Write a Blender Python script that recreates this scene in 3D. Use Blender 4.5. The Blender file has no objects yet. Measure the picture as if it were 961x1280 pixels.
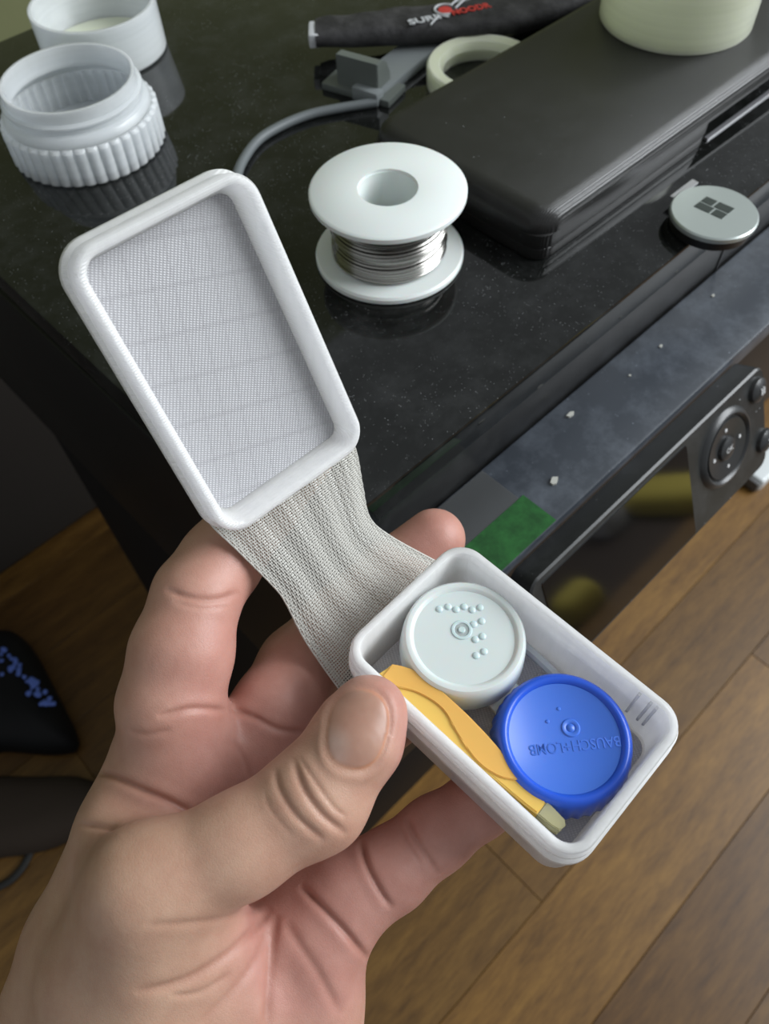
import bpy, bmesh, math, random
import numpy as np
from mathutils import Vector, Matrix

random.seed(7)
rng = np.random.default_rng(7)
scene = bpy.context.scene
COL = scene.collection

# ------------------------------------------------------------------ camera
F, CX, CY = 1000.0, 480.5, 640.0            # photograph 961 x 1280
CAMZ = 0.88                                  # camera height above the floor


def cray(px, py):
    return np.array([(px - CX) / F, (py - CY) / F, 1.0])


def nrm(v):
    v = np.asarray(v, float)
    return v / np.linalg.norm(v)


_up = -nrm(cray(515, 1300))
_X = cray(2450, -978)
_X = nrm(_X - _up * (_X @ _up))
_Y = nrm(np.cross(_up, _X))
RW = np.array([_X, _Y, _up])                 # world = RW @ camera(x right, y down, z forward)
CAM = np.array([0.0, 0.0, CAMZ])


def c2w(p):
    return RW @ np.asarray(p, float) + CAM


def P(px, py, d):                            # pixel + distance along the optical axis
    return c2w(cray(px, py) * d)


def onz(px, py, z):                          # pixel -> point on the horizontal plane at height z
    d = RW @ cray(px, py)
    return CAM + d * ((z - CAMZ) / d[2])


def onplane(px, py, p0, n):
    d = RW @ cray(px, py)
    return CAM + d * (((p0 - CAM) @ n) / (d @ n))


cam_data = bpy.data.cameras.new('camera')
cam = bpy.data.objects.new('camera', cam_data)
COL.objects.link(cam)
_r, _u, _b = RW @ np.array([1, 0, 0]), RW @ np.array([0, -1, 0]), RW @ np.array([0, 0, -1])
cam.matrix_world = Matrix(((_r[0], _u[0], _b[0], 0), (_r[1], _u[1], _b[1], 0), (_r[2], _u[2], _b[2], CAMZ), (0, 0, 0, 1)))
cam_data.sensor_fit = 'VERTICAL'
cam_data.sensor_height = 34.56
cam_data.lens = 27.0
cam_data.clip_start = 0.01
cam_data.clip_end = 50
cam_data.dof.use_dof = True
cam_data.dof.focus_distance = 0.19
cam_data.dof.aperture_fstop = 22.0
scene.camera = cam

# ------------------------------------------------------------------ light
world = bpy.data.worlds.new('room_light')
scene.world = world
world.use_nodes = True
bg = world.node_tree.nodes['Background']
bg.inputs[0].default_value = (0.92, 0.97, 1.0, 1)
bg.inputs[1].default_value = 0.40


def area(name, loc, target, sx, sy, power, color):
    l = bpy.data.lights.new(name, 'AREA')
    l.shape = 'RECTANGLE'
    l.size, l.size_y, l.energy, l.color = sx, sy, power, color
    o = bpy.data.objects.new(name, l)
    COL.objects.link(o)
    o.location = loc
    o.rotation_euler = (Vector(target) - Vector(loc)).to_track_quat('-Z', 'Y').to_euler()
    return o


area('window_daylight', (1.75, -1.05, 1.85), (0.1, 0.1, 0.75), 1.7, 1.4, 84, (0.92, 0.965, 1.0))
vs = scene.view_settings
vs.view_transform = 'Standard'
vs.look = 'None'
vs.gamma = 1
vs.exposure = 0.0
vs.use_curve_mapping = False


# ------------------------------------------------------------------ helpers
def mesh_obj(name, verts, faces, mat=None, parent=None, smooth=True, sharp=40):
    me = bpy.data.meshes.new(name)
    me.from_pydata([tuple(map(float, v)) for v in verts], [], [tuple(map(int, f)) for f in faces])
    me.validate()
    bm = bmesh.new()
    bm.from_mesh(me)
    bmesh.ops.recalc_face_normals(bm, faces=bm.faces)
    bm.to_mesh(me)
    bm.free()
    me.update()
    if smooth:
        me.polygons.foreach_set('use_smooth', [True] * len(me.polygons))
        me.set_sharp_from_angle(angle=math.radians(sharp))
    o = bpy.data.objects.new(name, me)
    COL.objects.link(o)
    if mat is not None:
        me.materials.append(mat)
    if parent is not None:
        o.parent = parent
    return o


def tag(o, label, cat, group=None, kind=None):
    if label:
        o['label'] = label
    if cat:
        o['category'] = cat
    if group:
        o['group'] = group
    if kind:
        o['kind'] = kind
    return o


def struct(o, label=None, cat=None):
    o['kind'] = 'structure'
    if label:
        o['label'] = label
    if cat:
        o['category'] = cat
    return o


def empty(name, loc=(0, 0, 0), label=None, cat=None, mat4=None):
    o = bpy.data.objects.new(name, None)
    o.empty_display_size = 0.01
    COL.objects.link(o)
    if mat4 is not None:
        o.matrix_world = mat4
    else:
        o.location = loc
    return tag(o, label, cat)


def frame(x, y, z, t):
    return Matrix(((x[0], y[0], z[0], t[0]), (x[1], y[1], z[1], t[1]), (x[2], y[2], z[2], t[2]), (0, 0, 0, 1)))


def bbox(lo, hi, bev=0.0, seg=2):
    """bevelled box -> verts, faces"""
    bm = bmesh.new()
    bmesh.ops.create_cube(bm, size=1.0)
    lo, hi = np.array(lo, float), np.array(hi, float)
    for v in bm.verts:
        v.co = Vector((lo + (np.array(v.co) + 0.5) * (hi - lo)).tolist())
    if bev > 0:
        bmesh.ops.bevel(bm, geom=list(bm.edges), offset=bev, segments=seg, affect='EDGES', profile=0.6)
    bm.verts.index_update()
    vs_ = [tuple(v.co) for v in bm.verts]
    fs = [[v.index for v in f.verts] for f in bm.faces]
    bm.free()
    return vs_, fs


def join(*parts):
    V, Fc = [], []
    for v, f in parts:
        b = len(V)
        V += [tuple(q) for q in v]
        Fc += [[i + b for i in q] for q in f]
    return V, Fc


def lathe(prof, n=64, rmod=None, close=False):
    """prof: list of (r, z)"""
    V, Fc = [], []
    m = len(prof)
    for j in range(n):
        a = 2 * math.pi * j / n
        for i, (r, z) in enumerate(prof):
            rr = r if rmod is None else rmod(r, z, a, i)
            V.append((rr * math.cos(a), rr * math.sin(a), z))
    for j in range(n):
        k = (j + 1) % n
        for i in range(m - 1 + (1 if close else 0)):
            i2 = (i + 1) % m
            Fc.append((j * m + i, k * m + i, k * m + i2, j * m + i2))
    if not close:
        if prof[0][0] > 1e-6:
            Fc.append([j * m for j in range(n)])
        if prof[-1][0] > 1e-6:
            Fc.append([j * m + m - 1 for j in range(n)])
    return V, Fc


def rrect(L, W, r, inset, n=8):
    r = max(r - inset, 0.0004)
    pts = []
    for cx, cy, a0 in ((L - inset - r, W - inset - r, 0), (inset + r, W - inset - r, 90), (inset + r, inset + r, 180), (L - inset - r, inset + r, 270)):
        for i in range(n + 1):
            a = math.radians(a0 + 90.0 * i / n)
            pts.append((cx + r * math.cos(a), cy + r * math.sin(a)))
    return pts


def loft(L, W, r, rings, n=8, cap0=True, cap1=True):
    """rings: (inset, z)"""
    V, Fc = [], []
    m = 4 * (n + 1)
    for ins, z in rings:
        V += [(x, y, z) for x, y in rrect(L, W, r, ins, n)]
    for k in range(len(rings) - 1):
        for i in range(m):
            j = (i + 1) % m
            Fc.append((k * m + i, k * m + j, (k + 1) * m + j, (k + 1) * m + i))
    if cap0:
        Fc.append(list(range(m)))
    if cap1:
        b = (len(rings) - 1) * m
        Fc.append([b + i for i in range(m)])
    return V, Fc


def tube(path, rad, sides=8, closed=False, flat=1.0):
    path = np.array(path, float)
    n = len(path)
    V, Fc = [], []
    ref = np.array([0.123, 0.31, 0.94])
    for i in range(n):
        if closed:
            t = path[(i + 1) % n] - path[i - 1]
        else:
            t = path[min(i + 1, n - 1)] - path[max(i - 1, 0)]
        t = nrm(t)
        a = nrm(np.cross(t, ref))
        b = np.cross(t, a)
        rr = rad[i] if hasattr(rad, '__len__') else rad
        for k in range(sides):
            q = 2 * math.pi * k / sides
            V.append(path[i] + rr * (math.cos(q) * a + flat * math.sin(q) * b))
    for i in range(n if closed else n - 1):
        j = (i + 1) % n
        for k in range(sides):
            l = (k + 1) % sides
            Fc.append((i * sides + k, i * sides + l, j * sides + l, j * sides + k))
    if not closed:
        Fc.append(list(range(sides)))
        Fc.append([(n - 1) * sides + k for k in range(sides)])
    return V, Fc


def prism(poly, z0, z1, bev=0.0):
    bm = bmesh.new()
    vs_ = [bm.verts.new((x, y, z0)) for x, y in poly]
    f = bm.faces.new(vs_)
    r = bmesh.ops.extrude_face_region(bm, geom=[f])
    for v in r['geom']:
        if isinstance(v, bmesh.types.BMVert):
            v.co.z = z1
    if bev > 0:
        bmesh.ops.bevel(bm, geom=[e for e in bm.edges if len(e.link_faces) == 2 and e.calc_face_angle() > 0.9], offset=bev, segments=2, affect='EDGES')
    bm.verts.index_update()
    out = ([tuple(v.co) for v in bm.verts], [[v.index for v in f.verts] for f in bm.faces])
    bm.free()
    return out


def xf(part, M):
    v, f = part
    return [tuple(M @ Vector(q)) for q in v], f


def catmull(pts, n=8):
    pts = np.array(pts, float)
    Q = np.vstack([2 * pts[0] - pts[1], pts, 2 * pts[-1] - pts[-2]])
    out = []
    for i in range(1, len(Q) - 2):
        for s in np.linspace(0, 1, n, endpoint=False):
            a, b, c, d = Q[i - 1], Q[i], Q[i + 1], Q[i + 2]
            out.append(0.5 * (2 * b + (c - a) * s + (2 * a - 5 * b + 4 * c - d) * s ** 2 + (3 * b - a - 3 * c + d) * s ** 3))
    out.append(pts[-1])
    return np.array(out)


# ------------------------------------------------------------------ materials
def mat(name, color, rough=0.5, metal=0.0, spec=0.5, **kw):
    m = bpy.data.materials.new(name)
    m.use_nodes = True
    b = m.node_tree.nodes['Principled BSDF']
    b.inputs['Base Color'].default_value = (*color, 1)
    b.inputs['Roughness'].default_value = rough
    b.inputs['Metallic'].default_value = metal
    b.inputs['Specular IOR Level'].default_value = spec
    for k, v in kw.items():
        b.inputs[k.replace('_', ' ')].default_value = v
    return m


def N(m, typ, **kw):
    n = m.node_tree.nodes.new(typ)
    for k, v in kw.items():
        if hasattr(n, k):
            setattr(n, k, v)
    return n


def L(m, a, b):
    m.node_tree.links.new(a, b)


def bsdf(m):
    return m.node_tree.nodes['Principled BSDF']


def bump(m, height_socket, strength=0.3, dist=0.001):
    bn = N(m, 'ShaderNodeBump')
    bn.inputs['Strength'].default_value = strength
    bn.inputs['Distance'].default_value = dist
    L(m, height_socket, bn.inputs['Height'])
    L(m, bn.outputs[0], bsdf(m).inputs['Normal'])
    return bn


def coords(m, kind='Object', scale=(1, 1, 1), rot=(0, 0, 0)):
    t = N(m, 'ShaderNodeTexCoord')
    mp = N(m, 'ShaderNodeMapping')
    mp.inputs['Scale'].default_value = scale
    mp.inputs['Rotation'].default_value = rot
    L(m, t.outputs[kind], mp.inputs['Vector'])
    return mp.outputs[0]


def noise(m, vec, scale, detail=3, rough=0.55):
    n = N(m, 'ShaderNodeTexNoise')
    n.inputs['Scale'].default_value = scale
    n.inputs['Detail'].default_value = detail
    n.inputs['Roughness'].default_value = rough
    L(m, vec, n.inputs['Vector'])
    return n.outputs[0]


def ramp(m, sock, stops):
    r = N(m, 'ShaderNodeValToRGB')
    e = r.color_ramp.elements
    while len(e) < len(stops):
        e.new(0.5)
    for i, (p, c) in enumerate(stops):
        e[i].position = p
        e[i].color = (*c, 1) if len(c) == 3 else c
    L(m, sock, r.inputs[0])
    return r.outputs[0]


def mix(m, fac, a, b, typ='MIX'):
    n = N(m, 'ShaderNodeMix', data_type='RGBA', blend_type=typ)
    for s, v in ((n.inputs[0], fac), (n.inputs[6], a), (n.inputs[7], b)):
        if hasattr(v, 'links'):
            L(m, v, s)
        elif isinstance(v, (int, float)):
            s.default_value = v
        else:
            s.default_value = (*v, 1)
    return n.outputs[2]


def dusty(name, color, rough, dust=(0.35, 0.36, 0.37), speck_scale=900, amount=0.30, smear=0.25, rough_dust=0.6):
    """dark plastic with settled dust: fine specks plus soft smears"""
    m = mat(name, color, rough)
    v = coords(m)
    vo = N(m, 'ShaderNodeTexVoronoi')
    vo.inputs['Scale'].default_value = speck_scale
    L(m, v, vo.inputs['Vector'])
    # only some cells carry a speck
    cellpick = ramp(m, vo.outputs['Color'], [(1 - amount, (0, 0, 0)), (min(1.0, 1 - amount + 0.02), (1, 1, 1))])
    dot = ramp(m, vo.outputs['Distance'], [(0.10, (1, 1, 1)), (0.28, (0, 0, 0))])
    patch = ramp(m, noise(m, v, 28, 4, 0.65), [(0.35, (0.05, 0.05, 0.05)), (0.7, (1, 1, 1))])
    fac = mix(m, 1.0, mix(m, 1.0, cellpick, dot, 'MULTIPLY'), patch, 'MULTIPLY')
    sm = ramp(m, noise(m, v, 60, 6, 0.7), [(0.45, (0, 0, 0)), (0.85, (smear, smear, smear))])
    c1 = mix(m, sm, color, dust)
    c2 = mix(m, fac, c1, tuple(min(1, d * 1.5) for d in dust))
    L(m, c2, bsdf(m).inputs['Base Color'])
    tot = mix(m, 1.0, fac, sm, 'ADD')
    rr = ramp(m, tot, [(0.0, (rough,) * 3), (0.6, (rough_dust,) * 3)])
    L(m, rr, bsdf(m).inputs['Roughness'])
    return m


def clear_print(name, tint, trans=0.35, see=0.12, layer=None, rough=0.35, bstr=0.25):
    """translucent 3D printed plastic: diffuse + translucent + a little see-through + gloss"""
    m = bpy.data.materials.new(name)
    m.use_nodes = True
    nt = m.node_tree
    nt.nodes.clear()
    out = N(m, 'ShaderNodeOutputMaterial')
    d = N(m, 'ShaderNodeBsdfDiffuse')
    t = N(m, 'ShaderNodeBsdfTranslucent')
    tr = N(m, 'ShaderNodeBsdfTransparent')
    g = N(m, 'ShaderNodeBsdfGlossy')
    g.inputs['Roughness'].default_value = rough
    d.inputs[0].default_value = (*tint, 1)
    t.inputs[0].default_value = (*tint, 1)
    tr.inputs[0].default_value = (*tint, 1)
    m1, m2, m3 = (N(m, 'ShaderNodeMixShader') for _ in range(3))
    m1.inputs[0].default_value = trans
    m2.inputs[0].default_value = see
    L(m, d.outputs[0], m1.inputs[1])
    L(m, t.outputs[0], m1.inputs[2])
    L(m, m1.outputs[0], m2.inputs[1])
    L(m, tr.outputs[0], m2.inputs[2])
    fr = N(m, 'ShaderNodeFresnel')
    fr.inputs[0].default_value = 1.48
    L(m, fr.outputs[0], m3.inputs[0])
    L(m, m2.outputs[0], m3.inputs[1])
    L(m, g.outputs[0], m3.inputs[2])
    L(m, m3.outputs[0], out.inputs[0])
    if layer:
        v = coords(m, 'Object')
        w = N(m, 'ShaderNodeTexWave', wave_type='BANDS', bands_direction='Z')
        w.inputs['Scale'].default_value = layer
        w.inputs['Distortion'].default_value = 0.6
        w.inputs['Detail'].default_value = 1
        L(m, v, w.inputs['Vector'])
        nz = noise(m, v, 420, 3)
        h = mix(m, 0.45, w.outputs['Color'], nz)
        bn = N(m, 'ShaderNodeBump')
        bn.inputs['Strength'].default_value = bstr
        bn.inputs['Distance'].default_value = 0.0004
        L(m, h, bn.inputs['Height'])
        for s in (d, t, g):
            L(m, bn.outputs[0], s.inputs['Normal'])
        L(m, bn.outputs[0], fr.inputs['Normal'])
        # slightly uneven whiteness of the extruded plastic
        tone = ramp(m, noise(m, v, 120, 4), [(0.3, tuple(0.88 * c for c in tint)), (0.7, tint)])
        L(m, tone, d.inputs[0])
    return m


def milky(name, tint, see=0.1, depth=0.003, rough=0.24, layer=620, bstr=0.4, spec=0.5, grain=(1, 1, 0.12)):
    """milky clear printed plastic: light scatters right through the thin walls"""
    m = mat(name, tint, rough, spec=spec, Subsurface_Weight=1.0, Subsurface_Scale=depth)
    b = bsdf(m)
    b.inputs['Subsurface Radius'].default_value = (1.0, 1.0, 1.05)
    v = coords(m, 'Object')
    w = N(m, 'ShaderNodeTexWave', wave_type='BANDS', bands_direction='Z')
    w.inputs['Scale'].default_value = layer
    w.inputs['Distortion'].default_value = 0.6
    w.inputs['Detail'].default_value = 1
    L(m, v, w.inputs['Vector'])
    vs_ = coords(m, 'Object', scale=grain)
    streak = noise(m, vs_, 520, 3, 0.6)
    bump(m, mix(m, 0.5, w.outputs['Color'], streak), bstr, 0.0004)
    L(m, ramp(m, noise(m, vs_, 260, 4), [(0.32, tuple(0.90 * c for c in tint)), (0.66, tint)]), b.inputs['Base Color'])
    out = next(n for n in m.node_tree.nodes if n.type == 'OUTPUT_MATERIAL')
    tr = N(m, 'ShaderNodeBsdfTransparent')
    tr.inputs[0].default_value = (*tint, 1)
    mx = N(m, 'ShaderNodeMixShader')
    mx.inputs[0].default_value = see
    L(m, b.outputs[0], mx.inputs[1])
    L(m, tr.outputs[0], mx.inputs[2])
    L(m, mx.outputs[0], out.inputs[0])
    return m


M = {}
M['gloss_black'] = dusty('gloss_black', (0.006, 0.0065, 0.006), 0.04, speck_scale=1500, amount=0.22, smear=0.06, rough_dust=0.35)
M['side_black'] = mat('side_black', (0.006, 0.006, 0.0065), 0.42, spec=0.35)
M['face_black'] = dusty('face_black', (0.012, 0.012, 0.012), 0.28, speck_scale=1400, amount=0.18, smear=0.06)
M['shelf'] = dusty('shelf', (0.036, 0.043, 0.054), 0.38, dust=(0.30, 0.34, 0.40), speck_scale=900, amount=0.12, smear=0.26, rough_dust=0.5)
M['panel'] = dusty('panel', (0.018, 0.019, 0.019), 0.34, speck_scale=700, amount=0.10, smear=0.08)
M['panel_plain'] = mat('panel_plain', (0.022, 0.023, 0.024), 0.32)
M['screen'] = mat('screen', (0.003, 0.003, 0.003), 0.06, spec=1.0)
M['icon'] = mat('icon', (0.55, 0.55, 0.55), 0.4)
M['cabinet'] = mat('cabinet', (0.006, 0.006, 0.007), 0.55, spec=0.2)
M['white_print'] = milky('white_print', (0.94, 0.94, 0.955), 0.19, 0.008)
M['jar_print'] = milky('jar_print', (0.80, 0.83, 0.85), 0.32, 0.004, rough=0.16, layer=420, bstr=0.35, grain=(0.03, 0.03, 1.4))
M['cream_print'] = milky('cream_print', (0.86, 0.90, 0.70), 0.06, 0.004, rough=0.22, layer=420, bstr=0.3, grain=(0.03, 0.03, 1.4))

# ------------------------------------------------------------------ room shell
def wood_mat():
    m = mat('floor_wood', (0.2, 0.1, 0.04), 0.42, spec=0.4)
    info = N(m, 'ShaderNodeObjectInfo')
    v = coords(m, 'Object', scale=(1.6, 9, 9))
    add = N(m, 'ShaderNodeVectorMath', operation='ADD')
    sc = N(m, 'ShaderNodeVectorMath', operation='SCALE')
    L(m, info.outputs['Random'], sc.inputs[0])
    sc.inputs[3].default_value = 37.0
    L(m, v, add.inputs[0])
    L(m, sc.outputs[0], add.inputs[1])
    g = noise(m, add.outputs[0], 7, 6, 0.62)
    c = ramp(m, g, [(0.28, (0.060, 0.028, 0.007)), (0.5, (0.130, 0.065, 0.015)), (0.72, (0.20, 0.107, 0.025))])
    g2 = noise(m, add.outputs[0], 40, 3, 0.6)
    c = mix(m, 0.35, c, ramp(m, g2, [(0.3, (0.06, 0.028, 0.008)), (0.7, (0.19, 0.10, 0.025))]))
    tone = ramp(m, info.outputs['Random'], [(0.0, (0.72, 0.66, 0.62)), (0.5, (0.95, 0.95, 0.95)), (1.0, (1.25, 1.22, 1.1))])
    c = mix(m, 1.0, c, tone, 'MULTIPLY')
    L(m, c, bsdf(m).inputs['Base Color'])
    bump(m, g2, 0.08, 0.0006)
    return m


M['wood'] = wood_mat()
M['gap'] = mat('floor_gap', (0.03, 0.015, 0.007), 0.8)
floor = struct(mesh_obj('floor', *bbox((-1.6, -2.4, -0.05), (3.0, 1.12, -0.006)), M['gap'], smooth=False))
PW, PL_ = 0.0975, 0.62
pv, pf = bbox((0, 0, -0.006), (PL_ - 0.0006, PW - 0.0005, 0.0), 0.0004, 1)
plank0 = None
for row in range(-9, 11):
    y = -0.0085 + row * PW
    off = {0: 0.174, -1: 0.55, 1: 0.36}.get(row, random.uniform(0, PL_))
    ncol = range(-4, 6)
    for c in ncol:
        x = off + (c - 1) * PL_
        if x < -1.35 or x > 2.2:
            continue
        if y + PW > 1.10:
            continue
        if plank0 is None:
            plank0 = mesh_obj('plank', pv, pf, M['wood'], floor, smooth=False)
            o = plank0
        else:
            o = plank0.copy()
            COL.objects.link(o)
            o.parent = floor
        o.location = (x, y, random.uniform(-0.0003, 0.0))

mw = mat('wall_paint', (0.20, 0.21, 0.085), 0.85, spec=0.2)
vw = coords(mw)
L(mw, ramp(mw, noise(mw, vw, 5, 4), [(0.3, (0.135, 0.145, 0.07)), (0.7, (0.17, 0.18, 0.09))]), bsdf(mw).inputs['Base Color'])
bump(mw, noise(mw, vw, 220, 3), 0.15, 0.001)
struct(mesh_obj('wall_back', *bbox((-1.6, 1.12, -0.05), (3.0, 1.20, 2.5)), mw, smooth=False))
M['baseboard'] = mat('baseboard_paint', (0.055, 0.05, 0.045), 0.5)
struct(mesh_obj('baseboard_back', *bbox((-1.6, 1.10, 0.0), (3.0, 1.12, 0.075), 0.003), M['baseboard'], smooth=False))

# dark grey chest by the wall, seen low behind the cabinet
M['chest'] = mat('chest_grey', (0.065, 0.058, 0.053), 0.7, spec=0.25)
chest = empty('storage_chest', (-0.35, 0.885, 0), 'dark grey storage chest standing on the floor behind the black cabinet', 'chest')
mesh_obj('chest_body', *bbox((-0.55, -0.175, 0.0), (0.52, 0.175, 0.40), 0.012), M['chest'], chest)
mesh_obj('chest_lid', *bbox((-0.555, -0.18, 0.402), (0.525, 0.18, 0.44), 0.008), M['chest'], chest)
mesh_obj('carry_handle', *tube([(0.20 + 0.07 * math.cos(t), -0.178, 0.24 - 0.035 * math.sin(t)) for t in np.linspace(0, math.pi, 12)], 0.004, 8), M['baseboard'], chest)

# ------------------------------------------------------------------ cabinet under the printer
ZT = CAMZ - 0.213                            # glossy top of the printer
ZS = CAMZ - 0.251                            # front shelf
ZB = 0.50                                    # underside of the printer
cab = empty('cabinet', (0.28, 0.30, 0), 'tall black cabinet carrying the printer above the wooden floor', 'cabinet')


def at(o, part):
    """world-space part -> local to a (non rotated) parent"""
    lx = o.matrix_world.translation if o.rotation_euler == (0, 0, 0) else o.location
    v, f = part
    l = np.array(o.location)
    return [tuple(np.array(q) - l) for q in v], f


mesh_obj('body', *at(cab, bbox((0.072, 0.165, 0.03), (0.52, 0.436, ZB - 0.018), 0.002)), M['cabinet'], cab)
mesh_obj('top_board', *at(cab, bbox((0.070, 0.150, ZB - 0.018), (0.524, 0.438, ZB), 0.002)), M['cabinet'], cab)
mesh_obj('plinth', *at(cab, bbox((0.085, 0.18, 0.0), (0.51, 0.43, 0.03))), M['cabinet'], cab)
for k in range(3):
    z0 = 0.04 + k * 0.147
    d = mesh_obj('drawer', *at(cab, bbox((0.076, 0.152, z0), (0.516, 0.1645, z0 + 0.142), 0.002)), M['cabinet'], cab)
    mesh_obj('handle', *at(cab, bbox((0.24, 0.144, z0 + 0.10), (0.36, 0.1519, z0 + 0.108), 0.002)), M['panel_plain'], d)

# ------------------------------------------------------------------ printer
pr = empty('printer', (0.29, 0.28, ZB), 'glossy black dusty printer with control panel, standing on the black cabinet', 'printer')
mesh_obj('body', *at(pr, join(bbox((0.0615, 0.114, ZB), (0.523, 0.467, ZT - 0.0165), 0.003), bbox((0.0615, 0.082, ZB), (0.523, 0.118, ZS - 0.0125), 0.001))), M['side_black'], pr)
mesh_obj('scanner_lid', *at(pr, bbox((0.0625, 0.1115, ZT - 0.0150), (0.522, 0.4695, ZT), 0.0012, 2)), M['gloss_black'], pr)
mesh_obj('front_cover', *at(pr, bbox((0.064, 0.1125, ZS - 0.002), (0.5205, 0.13, ZT - 0.0160), 0.0006)), M['face_black'], pr)
mesh_obj('cover_seam', *at(pr, bbox((0.3105, 0.1120, ZS), (0.3113, 0.1130, ZT - 0.016))), M['panel_plain'], pr)
shelf = mesh_obj('front_shelf', *at(pr, bbox((0.064, 0.0760, ZS - 0.012), (0.5205, 0.1120, ZS), 0.0012)), M['shelf'], pr)
mesh_obj('front_lower', *at(pr, bbox((0.066, 0.079, ZB + 0.01), (0.5185, 0.0835, ZS - 0.012), 0.0006)), M['side_black'], pr)

# control panel, tilted
SL = math.radians(66)
ex, es, en = np.array([1., 0, 0]), np.array([0, -math.cos(SL), -math.sin(SL)]), np.array([0, -math.sin(SL), math.cos(SL)])
p0 = np.array([0.1235, 0.0655, ZS - 0.0005])
pw, ph = 0.152, 0.0535
Mp = frame(ex, es, en, p0 - np.array(pr.location))      # local x right, y down the slope, z out
# (right, down, out) is left handed: mesh normals are recalculated by mesh_obj
panel = mesh_obj('control_panel', *xf(loft(pw, ph, 0.006, [(0.0, -0.0105), (0.0, -0.0008), (0.0008, 0.0)]), Mp), M['panel'], pr)


def pan(px, py):
    q = onplane(px, py, p0, en) - p0
    return q @ ex, q @ es


sx1, _ = pan(862, 600)
mesh_obj('screen', *xf(loft(sx1 - 0.006, ph - 0.005, 0.0015, [(0, 0.00005), (0.0002, 0.0004)]), Mp @ Matrix.Translation((0.006, 0.003, 0))), M['screen'], panel)
dx, dy = pan(906, 560)
dial = mesh_obj('navigation_ring', *xf(lathe([(0.0185, 0), (0.0172, 0.0016), (0.0160, 0.0019), (0.0150, 0.0012), (0.0145, 0.0003)], 48), Mp @ Matrix.Translation((dx, dy, 0))), M['panel_plain'], panel)
mesh_obj('ring_button', *xf(lathe([(0.0141, 0.0003), (0.0137, 0.0013), (0.0105, 0.0010), (0.0062, 0.0004), (0.0060, 0.0)], 48), Mp @ Matrix.Translation((dx, dy, 0))), M['panel_plain'], panel)
mesh_obj('ok_button', *xf(lathe([(0.0056, 0), (0.0052, 0.0016), (0.0035, 0.0022), (0.0, 0.0024)], 32), Mp @ Matrix.Translation((dx, dy, 0))), M['panel_plain'], panel)
for a in (0, 90, 180, 270):
    q = math.radians(a)
    mesh_obj('arrow_mark', *xf(lathe([(0.0009, 0), (0.0008, 0.0003), (0, 0.0004)], 10), Mp @ Matrix.Translation((dx + 0.0095 * math.cos(q), dy + 0.0095 * math.sin(q), 0.0009))), M['icon'], panel)
for bx_, by_, tx in ((945, 487, 'pause'), (954, 550, 'back')):
    qx, qy = pan(bx_, by_)
    b = mesh_obj('round_button', *xf(lathe([(0.0058, 0), (0.0054, 0.0016), (0.0035, 0.0026), (0.0, 0.0029)], 32), Mp @ Matrix.Translation((qx, qy, 0))), M['panel_plain'], panel)
    T = Mp @ Matrix.Translation((qx, qy, 0.0027))
    if tx == 'pause':
        g = join(xf(bbox((-0.0012, -0.0016, 0), (-0.0004, 0.0016, 0.0006)), T), xf(bbox((0.0004, -0.0016, 0), (0.0012, 0.0016, 0.0006)), T))
    else:
        g = xf(tube([(0.0014 * math.cos(t), 0.0014 * math.sin(t), 0.0003) for t in np.linspace(-2.2, 1.9, 12)], 0.0003, 6), T)
    mesh_obj('button_icon', *g, M['icon'], b)


def text_part(s, size, depth=0.0002, font_bold=0.0, align='CENTER'):
    cu = bpy.data.curves.new('lettering', 'FONT')
    cu.body = s
    cu.size = size
    cu.extrude = depth
    cu.offset = font_bold
    cu.align_x = align
    cu.align_y = 'CENTER'
    cu.resolution_u = 3
    o = bpy.data.objects.new('lettering', cu)
    COL.objects.link(o)
    dg = bpy.context.evaluated_depsgraph_get()
    me = o.evaluated_get(dg).to_mesh()
    out = ([tuple(v.co) for v in me.vertices], [list(p.vertices) for p in me.polygons])
    o.evaluated_get(dg).to_mesh_clear()
    bpy.data.objects.remove(o)
    bpy.data.curves.remove(cu)
    return out


okT = Mp @ Matrix.Translation((dx, dy, 0.0022)) @ Matrix.Scale(-1, 4, (0, 1, 0))
mesh_obj('ok_mark', *xf(text_part('OK', 0.0034), okT), M['icon'], panel)

# clear film with a green strip, stuck on the shelf
M['film'] = clear_print('clear_film', (0.75, 0.77, 0.78), 0.1, 0.93, rough=0.25)
M['green'] = mat('green_strip', (0.012, 0.085, 0.018), 0.3)
L(M['green'], ramp(M['green'], noise(M['green'], coords(M['green']), 160, 4, 0.7), [(0.35, (0.008, 0.06, 0.012)), (0.7, (0.02, 0.125, 0.026))]), bsdf(M['green']).inputs['Base Color'])
fx0, fx1 = onz(540, 640, ZS)[0] - 0.02, 0.1500
mesh_obj('protective_film', *at(pr, bbox((fx0, 0.0765, ZS + 0.00002), (fx1, 0.1112, ZS + 0.00018))), M['film'], pr, smooth=False)
gA, gB = onz(650, 632, ZS), onz(622, 705, ZS)
mesh_obj('green_strip', *at(pr, bbox((fx0, 0.0765, ZS + 0.0002), (fx1 + 0.0022, 0.0925, ZS + 0.0004))), M['green'], pr, smooth=False)

# ------------------------------------------------------------------ things on the printer
def rad_at(pl, prr, z):
    return 0.5 * np.linalg.norm(onz(*pl, z) - onz(*prr, z))


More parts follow.
